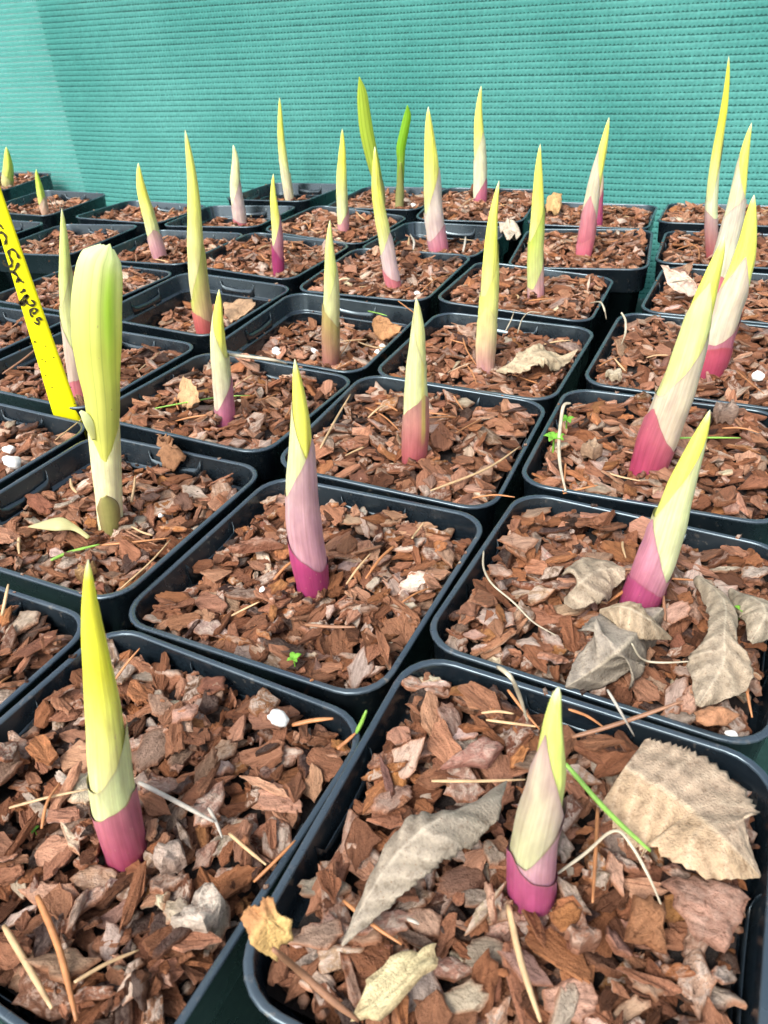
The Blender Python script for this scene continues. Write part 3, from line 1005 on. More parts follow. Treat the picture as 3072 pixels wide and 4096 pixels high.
order = sorted(range(len(chips)), key=lambda q: -shown(chips[q]))
single = [q for q in order[:300]]
sset = set(single)
for q in single:
    ch = chips[q]
    k, R, c = ch[0], ch[2], ch[3]
    loc, tf, uvw, tint, sm = chip_geo(ch, True)
    m = pot_matrix(k)
    me = mesh('bark_chip', (loc - c) * U, tf, M_BARK, False, {'uvw': uvw, 'tint': tint})
    me.polygons.foreach_set('use_smooth', sm)
    o = obj('bark_chip', me)
    o.location = W(m @ Vector(c))
    o.rotation_euler = m.to_euler()
    ext = np.linalg.norm(R, axis=0)
    asp = ext[0] / ext[1]
    shp = 'long splinter of' if asp > 2.6 else 'narrow chip of' if asp > 1.7 else 'broad chip of' if ext[0] > .09 else 'small chip of'
    wh = POTSHORT[k]
    fl = 'pale-flaked ' if ch[7] > .8 else 'plain ' if ch[7] < .1 else ''
    if max(abs(c[0]), abs(c[1])) < .2:
        pl = 'close to the shoot'
    elif abs(c[1]) > abs(c[0]):
        pl = 'by the back rim' if c[1] > 0 else 'by the front rim'
    else:
        pl = 'by the right rim' if c[0] > 0 else 'by the left rim'
    if len(f'{fl}{TN[ch[5]]} {shp} bark {pl} in {wh}'.split()) > 16:
        fl = ''
    if len(f'{TN[ch[5]]} {shp} bark {pl} in {wh}'.split()) > 16:
        shp = 'chip of'
    tag(o, f'{fl}{TN[ch[5]]} {shp} bark {pl} in {wh}', 'bark chip', f'{fl}{TN[ch[5]]} {shp} bark {pl}, {wh}')
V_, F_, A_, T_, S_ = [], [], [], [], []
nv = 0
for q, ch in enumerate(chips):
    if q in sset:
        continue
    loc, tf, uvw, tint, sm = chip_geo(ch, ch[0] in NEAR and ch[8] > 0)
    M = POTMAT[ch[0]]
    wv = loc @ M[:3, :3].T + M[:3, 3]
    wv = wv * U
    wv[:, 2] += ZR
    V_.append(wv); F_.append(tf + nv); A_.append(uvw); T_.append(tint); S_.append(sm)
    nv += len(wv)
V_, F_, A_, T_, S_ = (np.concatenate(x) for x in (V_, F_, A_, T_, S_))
me = bpy.data.meshes.new('bark_mulch')
me.vertices.add(len(V_)); me.vertices.foreach_set('co', V_.astype(np.float32).ravel())
me.loops.add(F_.size); me.loops.foreach_set('vertex_index', F_.astype(np.int32).ravel())
me.polygons.add(len(F_)); me.polygons.foreach_set('loop_start', (np.arange(len(F_)) * 3).astype(np.int32))
me.update(calc_edges=True)
at_ = me.attributes.new('uvw', 'FLOAT_VECTOR', 'POINT'); at_.data.foreach_set('vector', A_.astype(np.float32).ravel())
at_ = me.attributes.new('tint', 'FLOAT_COLOR', 'POINT'); at_.data.foreach_set('color', T_.astype(np.float32).ravel())
me.polygons.foreach_set('use_smooth', S_)
me.materials.append(M_BARK)
tag(obj('bark_mulch', me), 'loose mulch of small brown bark chips filling the pots', 'bark mulch', kind='stuff')
print('chips', len(chips), 'tris', len(F_))


def surf(xv, yv, k, lift=0.0):
    """point on pot k's mulch seen at print pixel (xv, yv)"""
    bed = BEDS[k]
    z_ = -FILL[k] + .02
    for _ in range(4):
        p = at_z(xv, yv, z_)
        l = bed.local(p)
        l2 = np.array([l[0], l[1], bed.top(np.clip(l[0], -.42, .42), np.clip(l[1], -.42, .42), 1)])
        z_ = bed.world(l2)[2]
    return at_z(xv, yv, z_ + lift)


# ------------------------------------------------------------------ shoots
RT = np.array([0, .06, .12, .30, .50, .66, .78, .87, .94, .98, 1.0])
RV = np.array([.92, .97, 1.0, .98, .90, .76, .60, .44, .27, .13, .02])
RVS = {'P1': np.array([.86, .96, 1.0, 1.0, .97, .80, .60, .44, .30, .20, .05])}


def lerp(a, b, t):
    return np.array(a) * (1 - t) + np.array(b) * t


def make_shoot(k, base, tip, dia, bend, sheaths, c0, c1, label, seed):
    r = np.random.default_rng(seed + 500)
    pb_ = at_z(base[0], base[1], -FILL[k] + .01)
    pt = at_y(tip[0], tip[1], pb_[1] + r.uniform(-.03, .03))
    sc = scale_at(pb_)
    R0 = dia / 2 * sc
    ax = pt - pb_
    Ln = np.linalg.norm(ax)
    side = np.array([1.0, 0, 0])
    bn = bend * sc
    kink = r.uniform(.08, .20) * r.choice([-1, 1])
    kb = r.uniform(-.45, .45)

    def axis(t):
        t = np.asarray(t)[..., None]
        return pb_ + ax * t + side * bn * (np.sin(np.pi * np.clip(t, 0, 1)) + .25 * np.sin(2 * np.pi * np.clip(t, 0, 1))) + side * R0 * kink * np.sin(np.pi * 2.6 * np.clip(t, 0, 1.02) + seed) * np.clip(t, 0, 1) + side * R0 * kb * np.clip(t, 0, 1) ** 3 * (1 - np.clip(t, 0, 1)) * 4

    T_ = ax / Ln
    X_ = side - T_ * (side @ T_); X_ /= np.linalg.norm(X_)
    Y_ = np.cross(X_, T_); Y_ /= np.linalg.norm(Y_)
    if Y_[1] > 0: Y_ = -Y_         # towards the viewer's side

    o = empty('plant_shoot', W(pb_))
    tag(o, label, 'plant shoot', 'sprouting spear-shaped shoots')
    org = np.array(W(pb_))
    nph = 40

    def surface(name, tmin, topf, off, colf, nt=26, seam=None, rough=0.0):
        ph = np.linspace(0, 2 * np.pi, nph, endpoint=False)
        tp = topf(ph)
        s_ = np.linspace(0, 1, nt) ** .9
        t = tmin + (tp[None, :] - tmin) * s_[:, None]
        rad = np.interp(t, RT, RVS.get(k, RV)) * R0 * off * ((axis(t) - np.array([0, 0, CH])) @ RCAM[2]) / ((pb_ - np.array([0, 0, CH])) @ RCAM[2])
        if seam is not None:
            q = ((ph[None, :] - seam - t * 1.1) / (2 * np.pi)) % 1.0
            rad = rad * (0.93 + .11 * q)
        flare = 1 + .03 * np.clip((s_[:, None] - .85) / .15, 0, 1) ** 2 * (seam is None)
        wob = 1 + .026 * np.sin(2 * ph[None, :] + t * 7 + seed) + .012 * np.sin(5 * ph[None, :] + t * 11 + seed) + .014 * np.sin(t * 31 + seed * 2) 
        rad = rad * flare * wob
        P = axis(t) + (rad * np.sin(ph)[None, :])[..., None] * X_ + (rad * np.cos(ph)[None, :])[..., None] * Y_
        V = P.reshape(-1, 3)
        colr = colf(t, s_[:, None] * np.ones_like(t), ph[None, :] * np.ones_like(t)).reshape(-1, 3)
        uvw = np.stack([np.sin(ph)[None, :] * np.ones_like(t) * .2 + seed * 3.1, np.cos(ph)[None, :] * np.ones_like(t) * .2, t], -1).reshape(-1, 3)
        f = []
        for a in range(nt - 1):
            for i_ in range(nph):
                j = (i_ + 1) % nph
                f.append((a * nph + i_, a * nph + j, (a + 1) * nph + j, (a + 1) * nph + i_))
        VW = np.column_stack([V[:, 0] * U, V[:, 1] * U, ZR + V[:, 2] * U]) - org
        return obj(name, mesh(name, VW, f, M_SHOOT, True, {'tint': colr, 'uvw': uvw}), o)

    def spear_col(t, s_, ph):
        w_ = np.clip((t - .30) / .40, 0, 1)[..., None]
        c = np.array(c0) * (1 - w_) + np.array(c1) * w_
        e = np.clip((t - .955) / .045, 0, 1)[..., None]
        return c * (1 - e) + np.array(TI) * e

    seam0 = r.uniform(-.9, .9)
    surface('spear', -.12, lambda ph: np.full_like(ph, 1.0), .965 - .045 * len(sheaths), spear_col, 40, seam0)
    n = len(sheaths)
    prev = None
    for q, (lo, hi_, az, ca_, cb) in enumerate(sheaths):
        az_ = math.radians(az)

        def topf(ph, lo=lo, hi_=hi_, az_=az_, q=q):
            d = np.abs((ph - az_ + np.pi) % (2 * np.pi) - np.pi) / np.pi      # 0 at apex
            prof = np.where(d < .62, (1 - d / .62) ** 1.05, 0)
            rag = .004 * np.sin(ph * 4 + seed + q) + .0018 * np.sin(ph * 11 + q * 3 + seed)
            return lo + (hi_ - lo) * prof + rag

        def colf(t, s_, ph, ca_=ca_, cb=cb, az_=az_):
            w_ = s_[..., None] ** 1.5
            c = np.array(ca_) * (1 - w_) + np.array(cb) * w_
            side_ = (.5 + .5 * np.cos(ph - az_))[..., None]
            c = c * (.96 + .08 * side_)
            e = np.clip((s_ - .975) / .025, 0, 1)[..., None] * .35
            c = c * (1 - e) + np.array((.36, .20, .16)) * e
            if label.startswith('pale green shoot with brown-red'):
                stripe = np.exp(-((((ph - 0.55 + np.pi) % (2 * np.pi)) - np.pi) / .16) ** 2)[..., None] * np.clip((t - .1) / .1, 0, 1)[..., None]
                c = c * (1 - stripe * .8) + np.array((.56, .54, .12)) * stripe * .8
            return c
        surface('sheath', -.12, topf, 1.0 - .045 * q, colf, 26)
    return o


for i_, sh in enumerate(SHOOTS):
    make_shoot(*sh, seed=i_)


# ------------------------------------------------------------------ leaf blades
def make_blade(name, pts, widths, curl, colf, parent=None, depth=None, nu=15, sub=6, thick=.006, org=None, up=None, lean=None, ragged=0.0, ripple=None, mat=None, serr=None, fold=0.0):
    """curved blade along 3-D points (pot widths); colf(t,u)"""
    pts = np.array(pts, float)
    n = len(pts)
    tt = np.linspace(0, n - 1, (n - 1) * sub + 1)

    def cr(a, q):
        i0 = int(min(q, n - 1.0001)); f = q - i0
        g = lambda j: a[min(max(j, 0), n - 1)]
        p0, p1, p2, p3 = g(i0 - 1), g(i0), g(i0 + 1), g(i0 + 2)
        return .5 * ((2 * p1) + (-p0 + p2) * f + (2 * p0 - 5 * p1 + 4 * p2 - p3) * f * f + (-p0 + 3 * p1 - 3 * p2 + p3) * f ** 3)
    C_ = np.array([cr(pts, q) for q in tt])
    wd = np.array([max(.0005, float(cr(np.array(widths, float), q))) for q in tt])
    cu = np.interp(tt, np.arange(n), curl if np.ndim(curl) else np.full(n, curl))
    V, K, UV = [], [], []
    for i_, c in enumerate(C_):
        a, b = C_[max(i_ - 1, 0)], C_[min(i_ + 1, len(C_) - 1)]
        T = (b - a) / np.linalg.norm(b - a)
        view = np.array([0, 0, CH]) - c if up is None else np.array(up, float)
        Nn = view - T * (view @ T); Nn /= np.linalg.norm(Nn)
        S = np.cross(T, Nn)
        arc = max(abs(cu[i_]), 1e-3)
        sg = 1 if cu[i_] >= 0 else -1
        # half arc 'arc' radians on each side; projected width kept
        ww_ = wd[i_] * (1 + (serr[0] * (((i_ / (len(C_) - 1)) * serr[1]) % 1.0 - .5) if serr else 0))
        rr_ = ww_ / 2 / math.sin(min(arc, math.pi / 2))
        for j in range(nu):
            u_ = -1 + 2 * j / (nu - 1)
            an = u_ * arc
            off = S * rr_ * math.sin(an) + Nn * sg * rr_ * (math.cos(an) - 1)
            off = off + Nn * wd[i_] * .005 * math.cos(u_ * 14)
            t_ = i_ / (len(C_) - 1)
            if ragged and t_ > .8:
                off = off + T * ragged * (math.sin(u_ * 4 + 1) + .5 * math.sin(u_ * 9)) * ((t_ - .8) / .2) ** 2
            if fold:
                off = off - Nn * abs(u_) * wd[i_] * fold
            if ripple:
                ph_ = (t_ * ripple[1] + abs(u_) * ripple[2]) % 1.0
                off = off + Nn * wd[i_] * ripple[0] * (abs(ph_ - .5) * 2 - .5) * (.3 + abs(u_)) + Nn * wd[i_] * ripple[0] * .8 * math.sin(t_ * 9 + u_ * 4) * abs(u_)
            V.append(c + off)
            K.append(colf(i_ / (len(C_) - 1), u_))
            UV.append((u_ * .2 + hash(name) % 7, 0, i_ / len(C_)))
    nr = len(C_)
    F = []
    for i_ in range(nr - 1):
        for j in range(nu - 1):
            F.append((i_ * nu + j, i_ * nu + j + 1, (i_ + 1) * nu + j + 1, (i_ + 1) * nu + j))
    V = np.array(V)
    VW = np.column_stack([V[:, 0] * U, V[:, 1] * U, ZR + V[:, 2] * U])
    if org is not None:
        VW = VW - np.array(org)
    o = obj(name, mesh(name, VW, F, mat or M_BLADE, True, {'tint': K, 'uvw': UV if mat is None else V / .25}), parent)
    md = o.modifiers.new('thickness', 'SOLIDIFY')
    md.thickness = thick * U
    md.offset = 0
    return o


# the unfurling plant in P5
pb5 = at_z(238, 1136, -FILL['P5'] + .005)
y5 = pb5[1]
sc5 = scale_at(pb5)
leafy = empty('leafy_plant', W(pb5))
tag(leafy, 'unfurling broad pale green leaf on a cream stem, tallest of the near plants', 'plant')
org5 = W(pb5)


def col_stem(t, u):
    return lerp((.60, .60, .28), (.62, .68, .26), t)


def stem_tube(name, pts_v, dias, colf, parent, org, y, mat=M_SHOOT, nph=32, squash=.9):
    n = len(pts_v)
    C_ = np.array([at_y(a, b, y) for a, b in pts_v])
    tt = np.linspace(0, n - 1, (n - 1) * 6 + 1)
    cc = np.array([[np.interp(q, np.arange(n), C_[:, d]) for d in range(3)] for q in tt])
    # smooth
    for _ in range(3):
        cc[1:-1] = (cc[:-2] + 2 * cc[1:-1] + cc[2:]) / 4
    dd = np.interp(tt, np.arange(n), dias)
    V, K, UV = [], [], []
    for i_, c in enumerate(cc):
        s_ = scale_at(c)
        for j in range(nph):
            a = 2 * np.pi * j / nph
            q = (a / (2 * np.pi) + .1) % 1
            r_ = dd[i_] / 2 * s_ * (.96 + .07 * q)
            V.append(c + np.array([r_ * math.sin(a), -r_ * squash * math.cos(a), 0]))
            K.append(colf(i_ / (len(cc) - 1), a))
            UV.append((math.sin(a) * .2, math.cos(a) * .2, i_ / len(cc)))
    F = [(i_ * nph + j, i_ * nph + (j + 1) % nph, (i_ + 1) * nph + (j + 1) % nph, (i_ + 1) * nph + j) for i_ in range(len(cc) - 1) for j in range(nph)]
    V = np.array(V)
    VW = np.column_stack([V[:, 0] * U, V[:, 1] * U, ZR + V[:, 2] * U]) - np.array(org)
    return obj(name, mesh(name, VW, F, mat, True, {'tint': K, 'uvw': UV}), parent)


def c5s(t, a):
    base_ = lerp((.68, .66, .42), (.72, .75, .34), t)
    return lerp(base_, (.78, .78, .10), max(0, math.cos(a - .3)) * .5 * max(0, min(1, (t - .45) / .3)))


stem_tube('stem', [(241, 1160), (236, 1075), (230, 1000), (225, 930), (222, 870), (218, 820)], [52, 57, 64, 68, 68, 60], c5s, leafy, org5, y5)


def c5l(t, u):
    t = max(0.0, (t - .16) / .84)
    c = lerp((.84, .85, .24), (.84, .90, .56), max(0, (t - .30) / .70))
    g = math.exp(-((u - .40) / .26) ** 2) * (.15 + .85 * math.exp(-((t - .48) / .22) ** 2))
    c = lerp(c, (.50, .82, .03), g * .75)
    for uv_ in (-.62, -.24, .12, .66):
        vv = math.exp(-((u - uv_) / .022) ** 2)
        c = lerp(c, (.40, .50, .12), vv * .38)
    return c


def P5p(x, yv, dy=0):
    return at_y(x, yv, y5 + dy)


sL = scale_at(P5p(214, 700))
make_blade('leaf', [P5p(229, 1000, -.046), P5p(225, 930, -.058), P5p(221, 865, -.064), P5p(214, 800, -.066), P5p(210, 740, -.066), P5p(209, 665, -.060), P5p(213, 605, -.045), P5p(217, 574, -.032), P5p(225, 553, -.018), P5p(233, 531, .0)],
           [30 * sL, 64 * sL, 75 * sL, 89 * sL, 99 * sL, 98 * sL, 92 * sL, 85 * sL, 70 * sL, 26 * sL], [1.3, 1.4, 1.3, 1.1, .95, .85, .8, .75, .75, .8], c5l, leafy, nu=51, sub=8, org=org5, ragged=.006)
make_blade('bract', [P5p(203, 950, -.062), P5p(193, 918, -.072), P5p(183, 898, -.072), P5p(173, 888, -.070)], [8 * sL, 20 * sL, 16 * sL, 5 * sL], .35,
           lambda t, u: lerp((.80, .80, .36), (.80, .86, .60), t), leafy, org=org5)
make_blade('sheath', [P5p(242, 1160, -.06), P5p(238, 1125, -.066), P5p(233, 1095, -.068), P5p(224, 1074, -.066)], [40 * sL, 48 * sL, 46 * sL, 12 * sL], 1.1,
           lambda t, u: lerp((.46, .44, .16), (.38, .28, .15), abs(u) ** 2), leafy, org=org5)
q0, q1, q2, q3 = surf(192, 1162, 'P5', .02), surf(160, 1140, 'P5', .06), surf(120, 1130, 'P5', .09), surf(62, 1138, 'P5', .05)
make_blade('basal_leaf', [q0, q1, q2, q3], [8 * sL, 14 * sL, 36 * sL, 2 * sL], .6, lambda t, u: lerp((.58, .55, .26), (.66, .64, .38), t), leafy, org=org5, up=(0, -.5, 1))

# two leaves in P28
for nm, pv, wv, cols, lab in (
        ('a', [(862, 456), (864, 410), (866, 350), (866, 320), (874, 280), (880, 250), (880, 227)], [13, 14, 15, 18, 17, 14, 1], ((.42, .42, .14), (.28, .58, .03)), 'bright green twisted leaf standing in the back pot'),
        ('b', [(826, 456), (818, 400), (806, 350), (793, 290), (786, 240), (782, 200), (776, 166)], [12, 18, 25, 27, 24, 18, 1], ((.46, .48, .14), (.52, .66, .08)), 'tall yellow-green veined leaf behind the blunt-tipped shoot')):
    p0 = at_z(pv[0][0], pv[0][1], -FILL['P28'])
    o = empty('leafy_shoot', W(p0))
    tag(o, lab, 'plant shoot')
    s_ = scale_at(p0)

    def cfn(t, u, cols=cols):
        c = lerp(cols[0], cols[1], min(1, t * 2))
        for uv_ in (-.5, 0, .5):
            c = lerp(c, (.20, .30, .02), math.exp(-((u - uv_) / .06) ** 2) * .5)
        return c
    make_blade('leaf', [at_y(a, b, p0[1]) for a, b in pv], [w_ * s_ for w_ in wv], [1.4, 1.4, 1.2, 1.0, .9, .8, .6], cfn, o, nu=21, org=W(p0))
    make_blade('sheath', [at_y(a, b, p0[1] - .012) for a, b in pv[:3]], [wv[0] * 1.25 * s_, wv[1] * 1.15 * s_, 2 * s_], 1.3, lambda t, u: lerp((.45, .42, .20), (.28, .36, .06), t), o, org=W(p0))


# ------------------------------------------------------------------ flat dead leaves traced by outline, each at its own height
def make_flat(name, outline, k, lifts, cen_lift, tint, label, cat='dead leaf', fold=None, rings=7, noise=.010, tint2=None, serr=0.0, group=None, vein=None, thick=.0045, sub=4, crease=.16):
    n = len(outline)
    lifts = lifts if np.ndim(lifts) else [lifts] * n
    pz = [surf(x, y, k) for x, y in outline]
    zb = max(np.percentile([p[2] for p in pz], 60), -FILL[k])
    P3 = np.array([at_z(x, y, zb + l) for (x, y), l in zip(outline, lifts)])
    r = np.random.default_rng(abs(hash(label)) % 100000 if False else sum(map(ord, label)))
    # densify the edge
    pts = []
    for i_ in range(n):
        a, b = P3[i_], P3[(i_ + 1) % n]
        for q in range(sub):
            t = q / sub
            p = a + (b - a) * t
            e = (b - a)[:2]
            nn = np.array([e[1], -e[0], 0]); nl = np.linalg.norm(nn)
            sz = np.linalg.norm(e) / sub
            if nl > 0:
                p = p + nn / nl * (serr * sz * (1 if q % 2 else -1) + r.normal(0, .10) * sz)
            pts.append(p)
    pts = np.array(pts)
    m = len(pts)
    cen = pts.mean(0)
    cen[2] = zb + cen_lift
    sc = np.linalg.norm(pts - cen, axis=1).mean()
    V, K, UV = [], [], []
    wv = r.normal(0, 1, 8)
    for a in range(rings + 1):
        s_ = 1 - a / (rings + .6)
        for i_ in range(m):
            p = cen + (pts[i_] - cen) * s_
            # z: bulge blend
            p[2] = cen[2] + (pts[i_][2] - cen[2]) * s_ ** 1.3
            q = (p - cen) / sc
            p[2] += noise * (math.sin(q[0] * 5 + wv[0] * 3) * math.cos(q[1] * 4 + wv[1] * 3) + .6 * math.sin(q[0] * 11 + q[1] * 9 + wv[2])) * sc / .12
            p[2] += crease * sc * (abs(math.sin(q[0] * 2.3 + q[1] * 1.7 + wv[3] * 2)) + .6 * abs(math.sin(q[0] * -3.1 + q[1] * 2.6 + wv[4] * 2)) - .8)
            c = np.array(tint)
            if tint2 is not None:
                mixv = 1 / (1 + math.exp(-(q[0] * tint2[1] + q[1] * tint2[2]) * 9))
                c = c * (1 - mixv) + np.array(tint2[0]) * mixv
            if vein is not None:
                vx, vy = math.cos(vein), math.sin(vein)
                al, ac = q[0] * vx + q[1] * vy, -q[0] * vy + q[1] * vx
                d = abs(ac)
                d2 = abs(((al - d * .8) * 2.6) % 1 - .5) / 2.6
                vm_ = max(math.exp(-(d / .045) ** 2), .7 * math.exp(-((.5 / 2.6 - d2) / .03) ** 2))
                c = c * (1 - .4 * vm_) + np.array([.58, .50, .37]) * .4 * vm_
                p[2] += .004 * vm_
            V.append(p); K.append(c)
            UV.append(((p - cen) / .25 + wv[:3] * 3))
    V.append(cen); K.append(np.array(tint)); UV.append(wv[:3] * 3)
    F = []
    for a in range(rings):
        for i_ in range(m):
            j = (i_ + 1) % m
            F.append((a * m + i_, a * m + j, (a + 1) * m + j, (a + 1) * m + i_))
    for i_ in range(m):
        F.append((rings * m + i_, rings * m + (i_ + 1) % m, len(V) - 1))
    V = np.array(V)
    org = np.array(W(cen))
    VW = np.column_stack([V[:, 0] * U, V[:, 1] * U, ZR + V[:, 2] * U]) - org
    o = obj(name, mesh(name, VW, F, M_DRY, True, {'tint': K, 'uvw': UV}))
    o.location = org
    md = o.modifiers.new('thickness', 'SOLIDIFY')
    md.thickness = thick * U
    md.offset = 0
    return tag(o, label, cat, group)


LT, LG, LB, LC, LO = (.50, .37, .22), (.40, .35, .28), (.26, .135, .07), (.62, .52, .36), (.36, .18, .075)
make_flat('dead_leaf', [(520, 1985), (538, 1960), (562, 1962), (566, 1935), (590, 1938), (600, 1972), (632, 1990), (628, 2012), (634, 2030), (606, 2040), (600, 2078), (575, 2062), (540, 2040), (535, 2010)],
          'P1', [.22, .22, .23, .25, .24, .22, .20, .18, .17, .16, .12, .15, .20, .21], .22, LO, 'ragged brown leaf scrap caught on the rim of the nearest pot', serr=.2, tint2=((.56, .38, .15), .8, -.8), noise=.008)
make_flat('dead_leaf', [(1498, 1540), (1530, 1530), (1580, 1535), (1602, 1548), (1570, 1565), (1530, 1572), (1505, 1560)],
          'P4', .05, .08, (.30, .15, .08), 'narrow red-brown dead leaf by the right rim below the pale one', noise=.006)
make_flat('dead_leaf', [(335, 940), (352, 948), (365, 942), (375, 952), (372, 968), (402, 985), (398, 1000), (375, 1015), (352, 1010), (345, 980)],
          'P5', [.10, .14, .18, .15, .14, .09, .06, .02, .02, .08], .13, LB, 'jagged dark brown dead leaf standing up behind the broad leaf', noise=.012, serr=.3)
make_flat('dead_leaf', [(803, 700), (806, 688), (822, 684), (838, 692), (850, 702), (870, 706), (862, 722), (845, 728), (825, 738), (810, 722)],
          'P9', [.06, .10, .12, .11, .10, .09, .06, .04, .02, .03], .10, (.42, .22, .10), 'rust-brown lobed dead leaf in the half-empty pot', noise=.010)
make_flat('dead_leaf', [(388, 842), (394, 812), (412, 822), (424, 840), (432, 865), (415, 885), (396, 878), (384, 862)],
          'P8', [.05, .12, .13, .11, .07, .02, .02, .03], .09, (.46, .28, .15), 'upright tan dead leaf at the rim behind the broad leaf', noise=.010, serr=.2)
make_flat('dead_leaf', [(482, 655), (510, 652), (545, 648), (552, 664), (520, 690), (500, 700), (486, 680)],
          'P15', [.06, .08, .11, .10, .05, .04, .05], .08, (.46, .30, .18), 'flat tan dead leaf beside the red-footed tall shoot', noise=.008)
make_flat('dead_leaf', [(1427, 570), (1455, 585), (1480, 590), (1500, 610), (1520, 632), (1495, 640), (1462, 632), (1440, 612)],
          'P22', [.16, .16, .14, .12, .06, .06, .09, .13], .14, (.58, .44, .36), 'striped pale dead leaf leaning over the pot corner at the right', noise=.012)
make_flat('dead_leaf', [(1178, 455), (1180, 432), (1195, 420), (1212, 424), (1215, 445), (1205, 462), (1190, 466)],
          'P26', [.02, .07, .10, .09, .06, .02, .02], .11, (.50, .31, .14), 'tan curled dead leaf heaped near the netting at the centre', noise=.02)
make_flat('dead_leaf', [(1080, 492), (1095, 478), (1113, 484), (1124, 505), (1106, 521), (1086, 512)],
          'P25', .03, .06, (.46, .40, .32), 'small pale dead leaf at the corner of the heaped pot touching the netting', noise=.015)

def big_chip(name, k, xy, L, Wd, T, yaw, tint, al, label, cat='bark piece', seed=0, lift=0.0, tilt=(0, 0)):
    """one large piece of bark or wood seen at print pixel xy; yaw in the world"""
    p = surf(xy[0], xy[1], k, lift)
    tv, tf, te = chip_template(np.random.default_rng(seed + 4000), True)
    ex = np.array([math.cos(yaw), math.sin(yaw), tilt[0]]); ex /= np.linalg.norm(ex)
    ez = np.cross(ex, [-math.sin(yaw), math.cos(yaw), tilt[1]]); ez /= np.linalg.norm(ez)
    ey = np.cross(ez, ex)
    R = np.column_stack([ex * L, ey * Wd, ez * T])
    loc = tv @ R.T
    uvw = tv * np.array([L, Wd, T]) + seed * .71
    e = te[:, None]
    colr = np.array(tint) * (1 - .5 * e) + np.array(tint) * np.array([.8, .66, .58]) * .5 * e
    me_ = mesh(name, loc * U, tf, M_BARK, False, {'uvw': uvw, 'tint': np.column_stack([colr, np.full(len(tv), al) * (1 - te)])})
    me_.polygons.foreach_set('use_smooth', top_smooth(tf, te))
    o = obj(name, me_)
    o.location = W(p + np.array([0, 0, T * .45]))
    return tag(o, label, cat)


big_chip('bark_slab', 'P1', (1540, 1975), .20, .15, .020, -.5, (.43, .25, .185), .2, 'broad pink-brown bark slab below the tan birch leaf', seed=1, lift=.03, tilt=(-.1, .1))
big_chip('bark_slab', 'P1', (1405, 2000), .13, .11, .030, .6, (.36, .175, .09), .0, 'angular orange-brown bark piece between the shoot and the pink-brown slab', seed=2, lift=.03, tilt=(.1, .25))
big_chip('bark_slab', 'P1', (1035, 1628), .22, .075, .022, .30, (.44, .23, .185), .5, 'long pinkish flaky bark slab behind the blunt-tipped shoot', seed=3, lift=.02)
big_chip('wood_chip', 'P1', (850, 2130), .21, .075, .022, .62, (.80, .70, .42), .0, 'cream pale wood chip at the bottom of the nearest pot', 'wood chip', seed=4, lift=.03, tilt=(.05, -.1))
big_chip('bark_slab', 'P3', (550, 1186), .20, .06, .030, .05, (.35, .17, .11), .2, 'long red-brown bark slab at the rim beside the magenta-based spear', seed=5, lift=.03)


# grey curled leaf of the nearest pot


def dry_blade(k, pts, widths, curl, tint, label, up=(0, -.25, 1), nv=7, ripple=.05, fold=0.0, serr=.10, vein=(.50, .44, .34), tint2=None, nu=25, stalk=True):
    """papery dead leaf with midrib, side veins and toothed edge; pts are (x, y, lift) on pot k's mulch"""
    P_ = [surf(x, y, k, l) for x, y, l in pts]
    sc = scale_at(P_[len(P_) // 2])

    def cf(t, u):
        c = np.array(tint) if tint2 is None or u < 0 else np.array(tint2)
        ph_ = abs((t * nv - abs(u) * .9) % 1.0 - .5)
        v_ = max(math.exp(-(u / .045) ** 2), .75 * math.exp(-((.5 - ph_) / .055) ** 2))
        c = c * (1 - .22 * math.exp(-((ph_) / .2) ** 2))
        return c * (1 - .5 * v_) + np.array(vein) * .5 * v_
    o = make_blade('dead_leaf', P_, [w_ * sc for w_ in widths], curl, cf, None, nu=nu, sub=14, up=up, thick=.0028, ripple=(ripple, nv, -.9), mat=M_DRY, serr=(serr, nv * 3.0), fold=fold)
    me = o.data
    vv = np.zeros(len(me.vertices) * 3); me.vertices.foreach_get('co', vv); vv = vv.reshape(-1, 3)
    c0_ = vv.mean(0)
    rr_ = np.random.default_rng(sum(map(ord, label)))
    f_ = rr_.normal(0, 1, (3, 3)) * 90
    vv = vv - c0_
    for q in range(3):
        vv[:, 2] += .0007 * np.sin(vv @ f_[q] + q)
    me.vertices.foreach_set('co', vv.ravel())
    o.location = c0_
    return tag(o, label, 'dead leaf')


dry_blade('P1', [(1350, 1655, .05), (1420, 1700, .06), (1490, 1755, .06), (1560, 1825, .05), (1640, 1898, .035)], [215, 285, 290, 190, 6], [.25, .22, .2, .2, .2], (0.349, 0.271, 0.197), 'broad tan birch leaf with toothed edge lying in the nearest pot',
          nv=8, ripple=.02, tint2=(0.422, 0.308, 0.197), vein=(0.533, 0.450, 0.339), nu=35, serr=.14)
dry_blade('P1', [(738, 2042, .04), (785, 1965, .09), (850, 1870, .17), (930, 1790, .21), (1020, 1735, .17), (1094, 1690, .10)], [4, 55, 112, 122, 92, 4], [1.4, 1.4, 1.3, 1.3, 1.35, 1.4], (0.239, 0.204, 0.161), 'grey curled dead leaf lying beside the shoot in the nearest pot',
          up=(-.85, -.45, .75), nv=9, ripple=.10, tint2=(0.264, 0.230, 0.183), vein=(0.426, 0.383, 0.315))
dry_blade('P4', [(1222, 1482, .02), (1285, 1446, .07), (1345, 1400, .10), (1400, 1350, .06), (1432, 1318, .02)], [4, 95, 165, 150, 14], [.5, .6, .7, .8, .6], (0.264, 0.234, 0.196), 'largest grey folded dead leaf in the pot, lying before the leaning purple shoot',
          up=(.35, -.5, 1), fold=.30, nv=7, ripple=.09, tint2=(0.200, 0.175, 0.140))
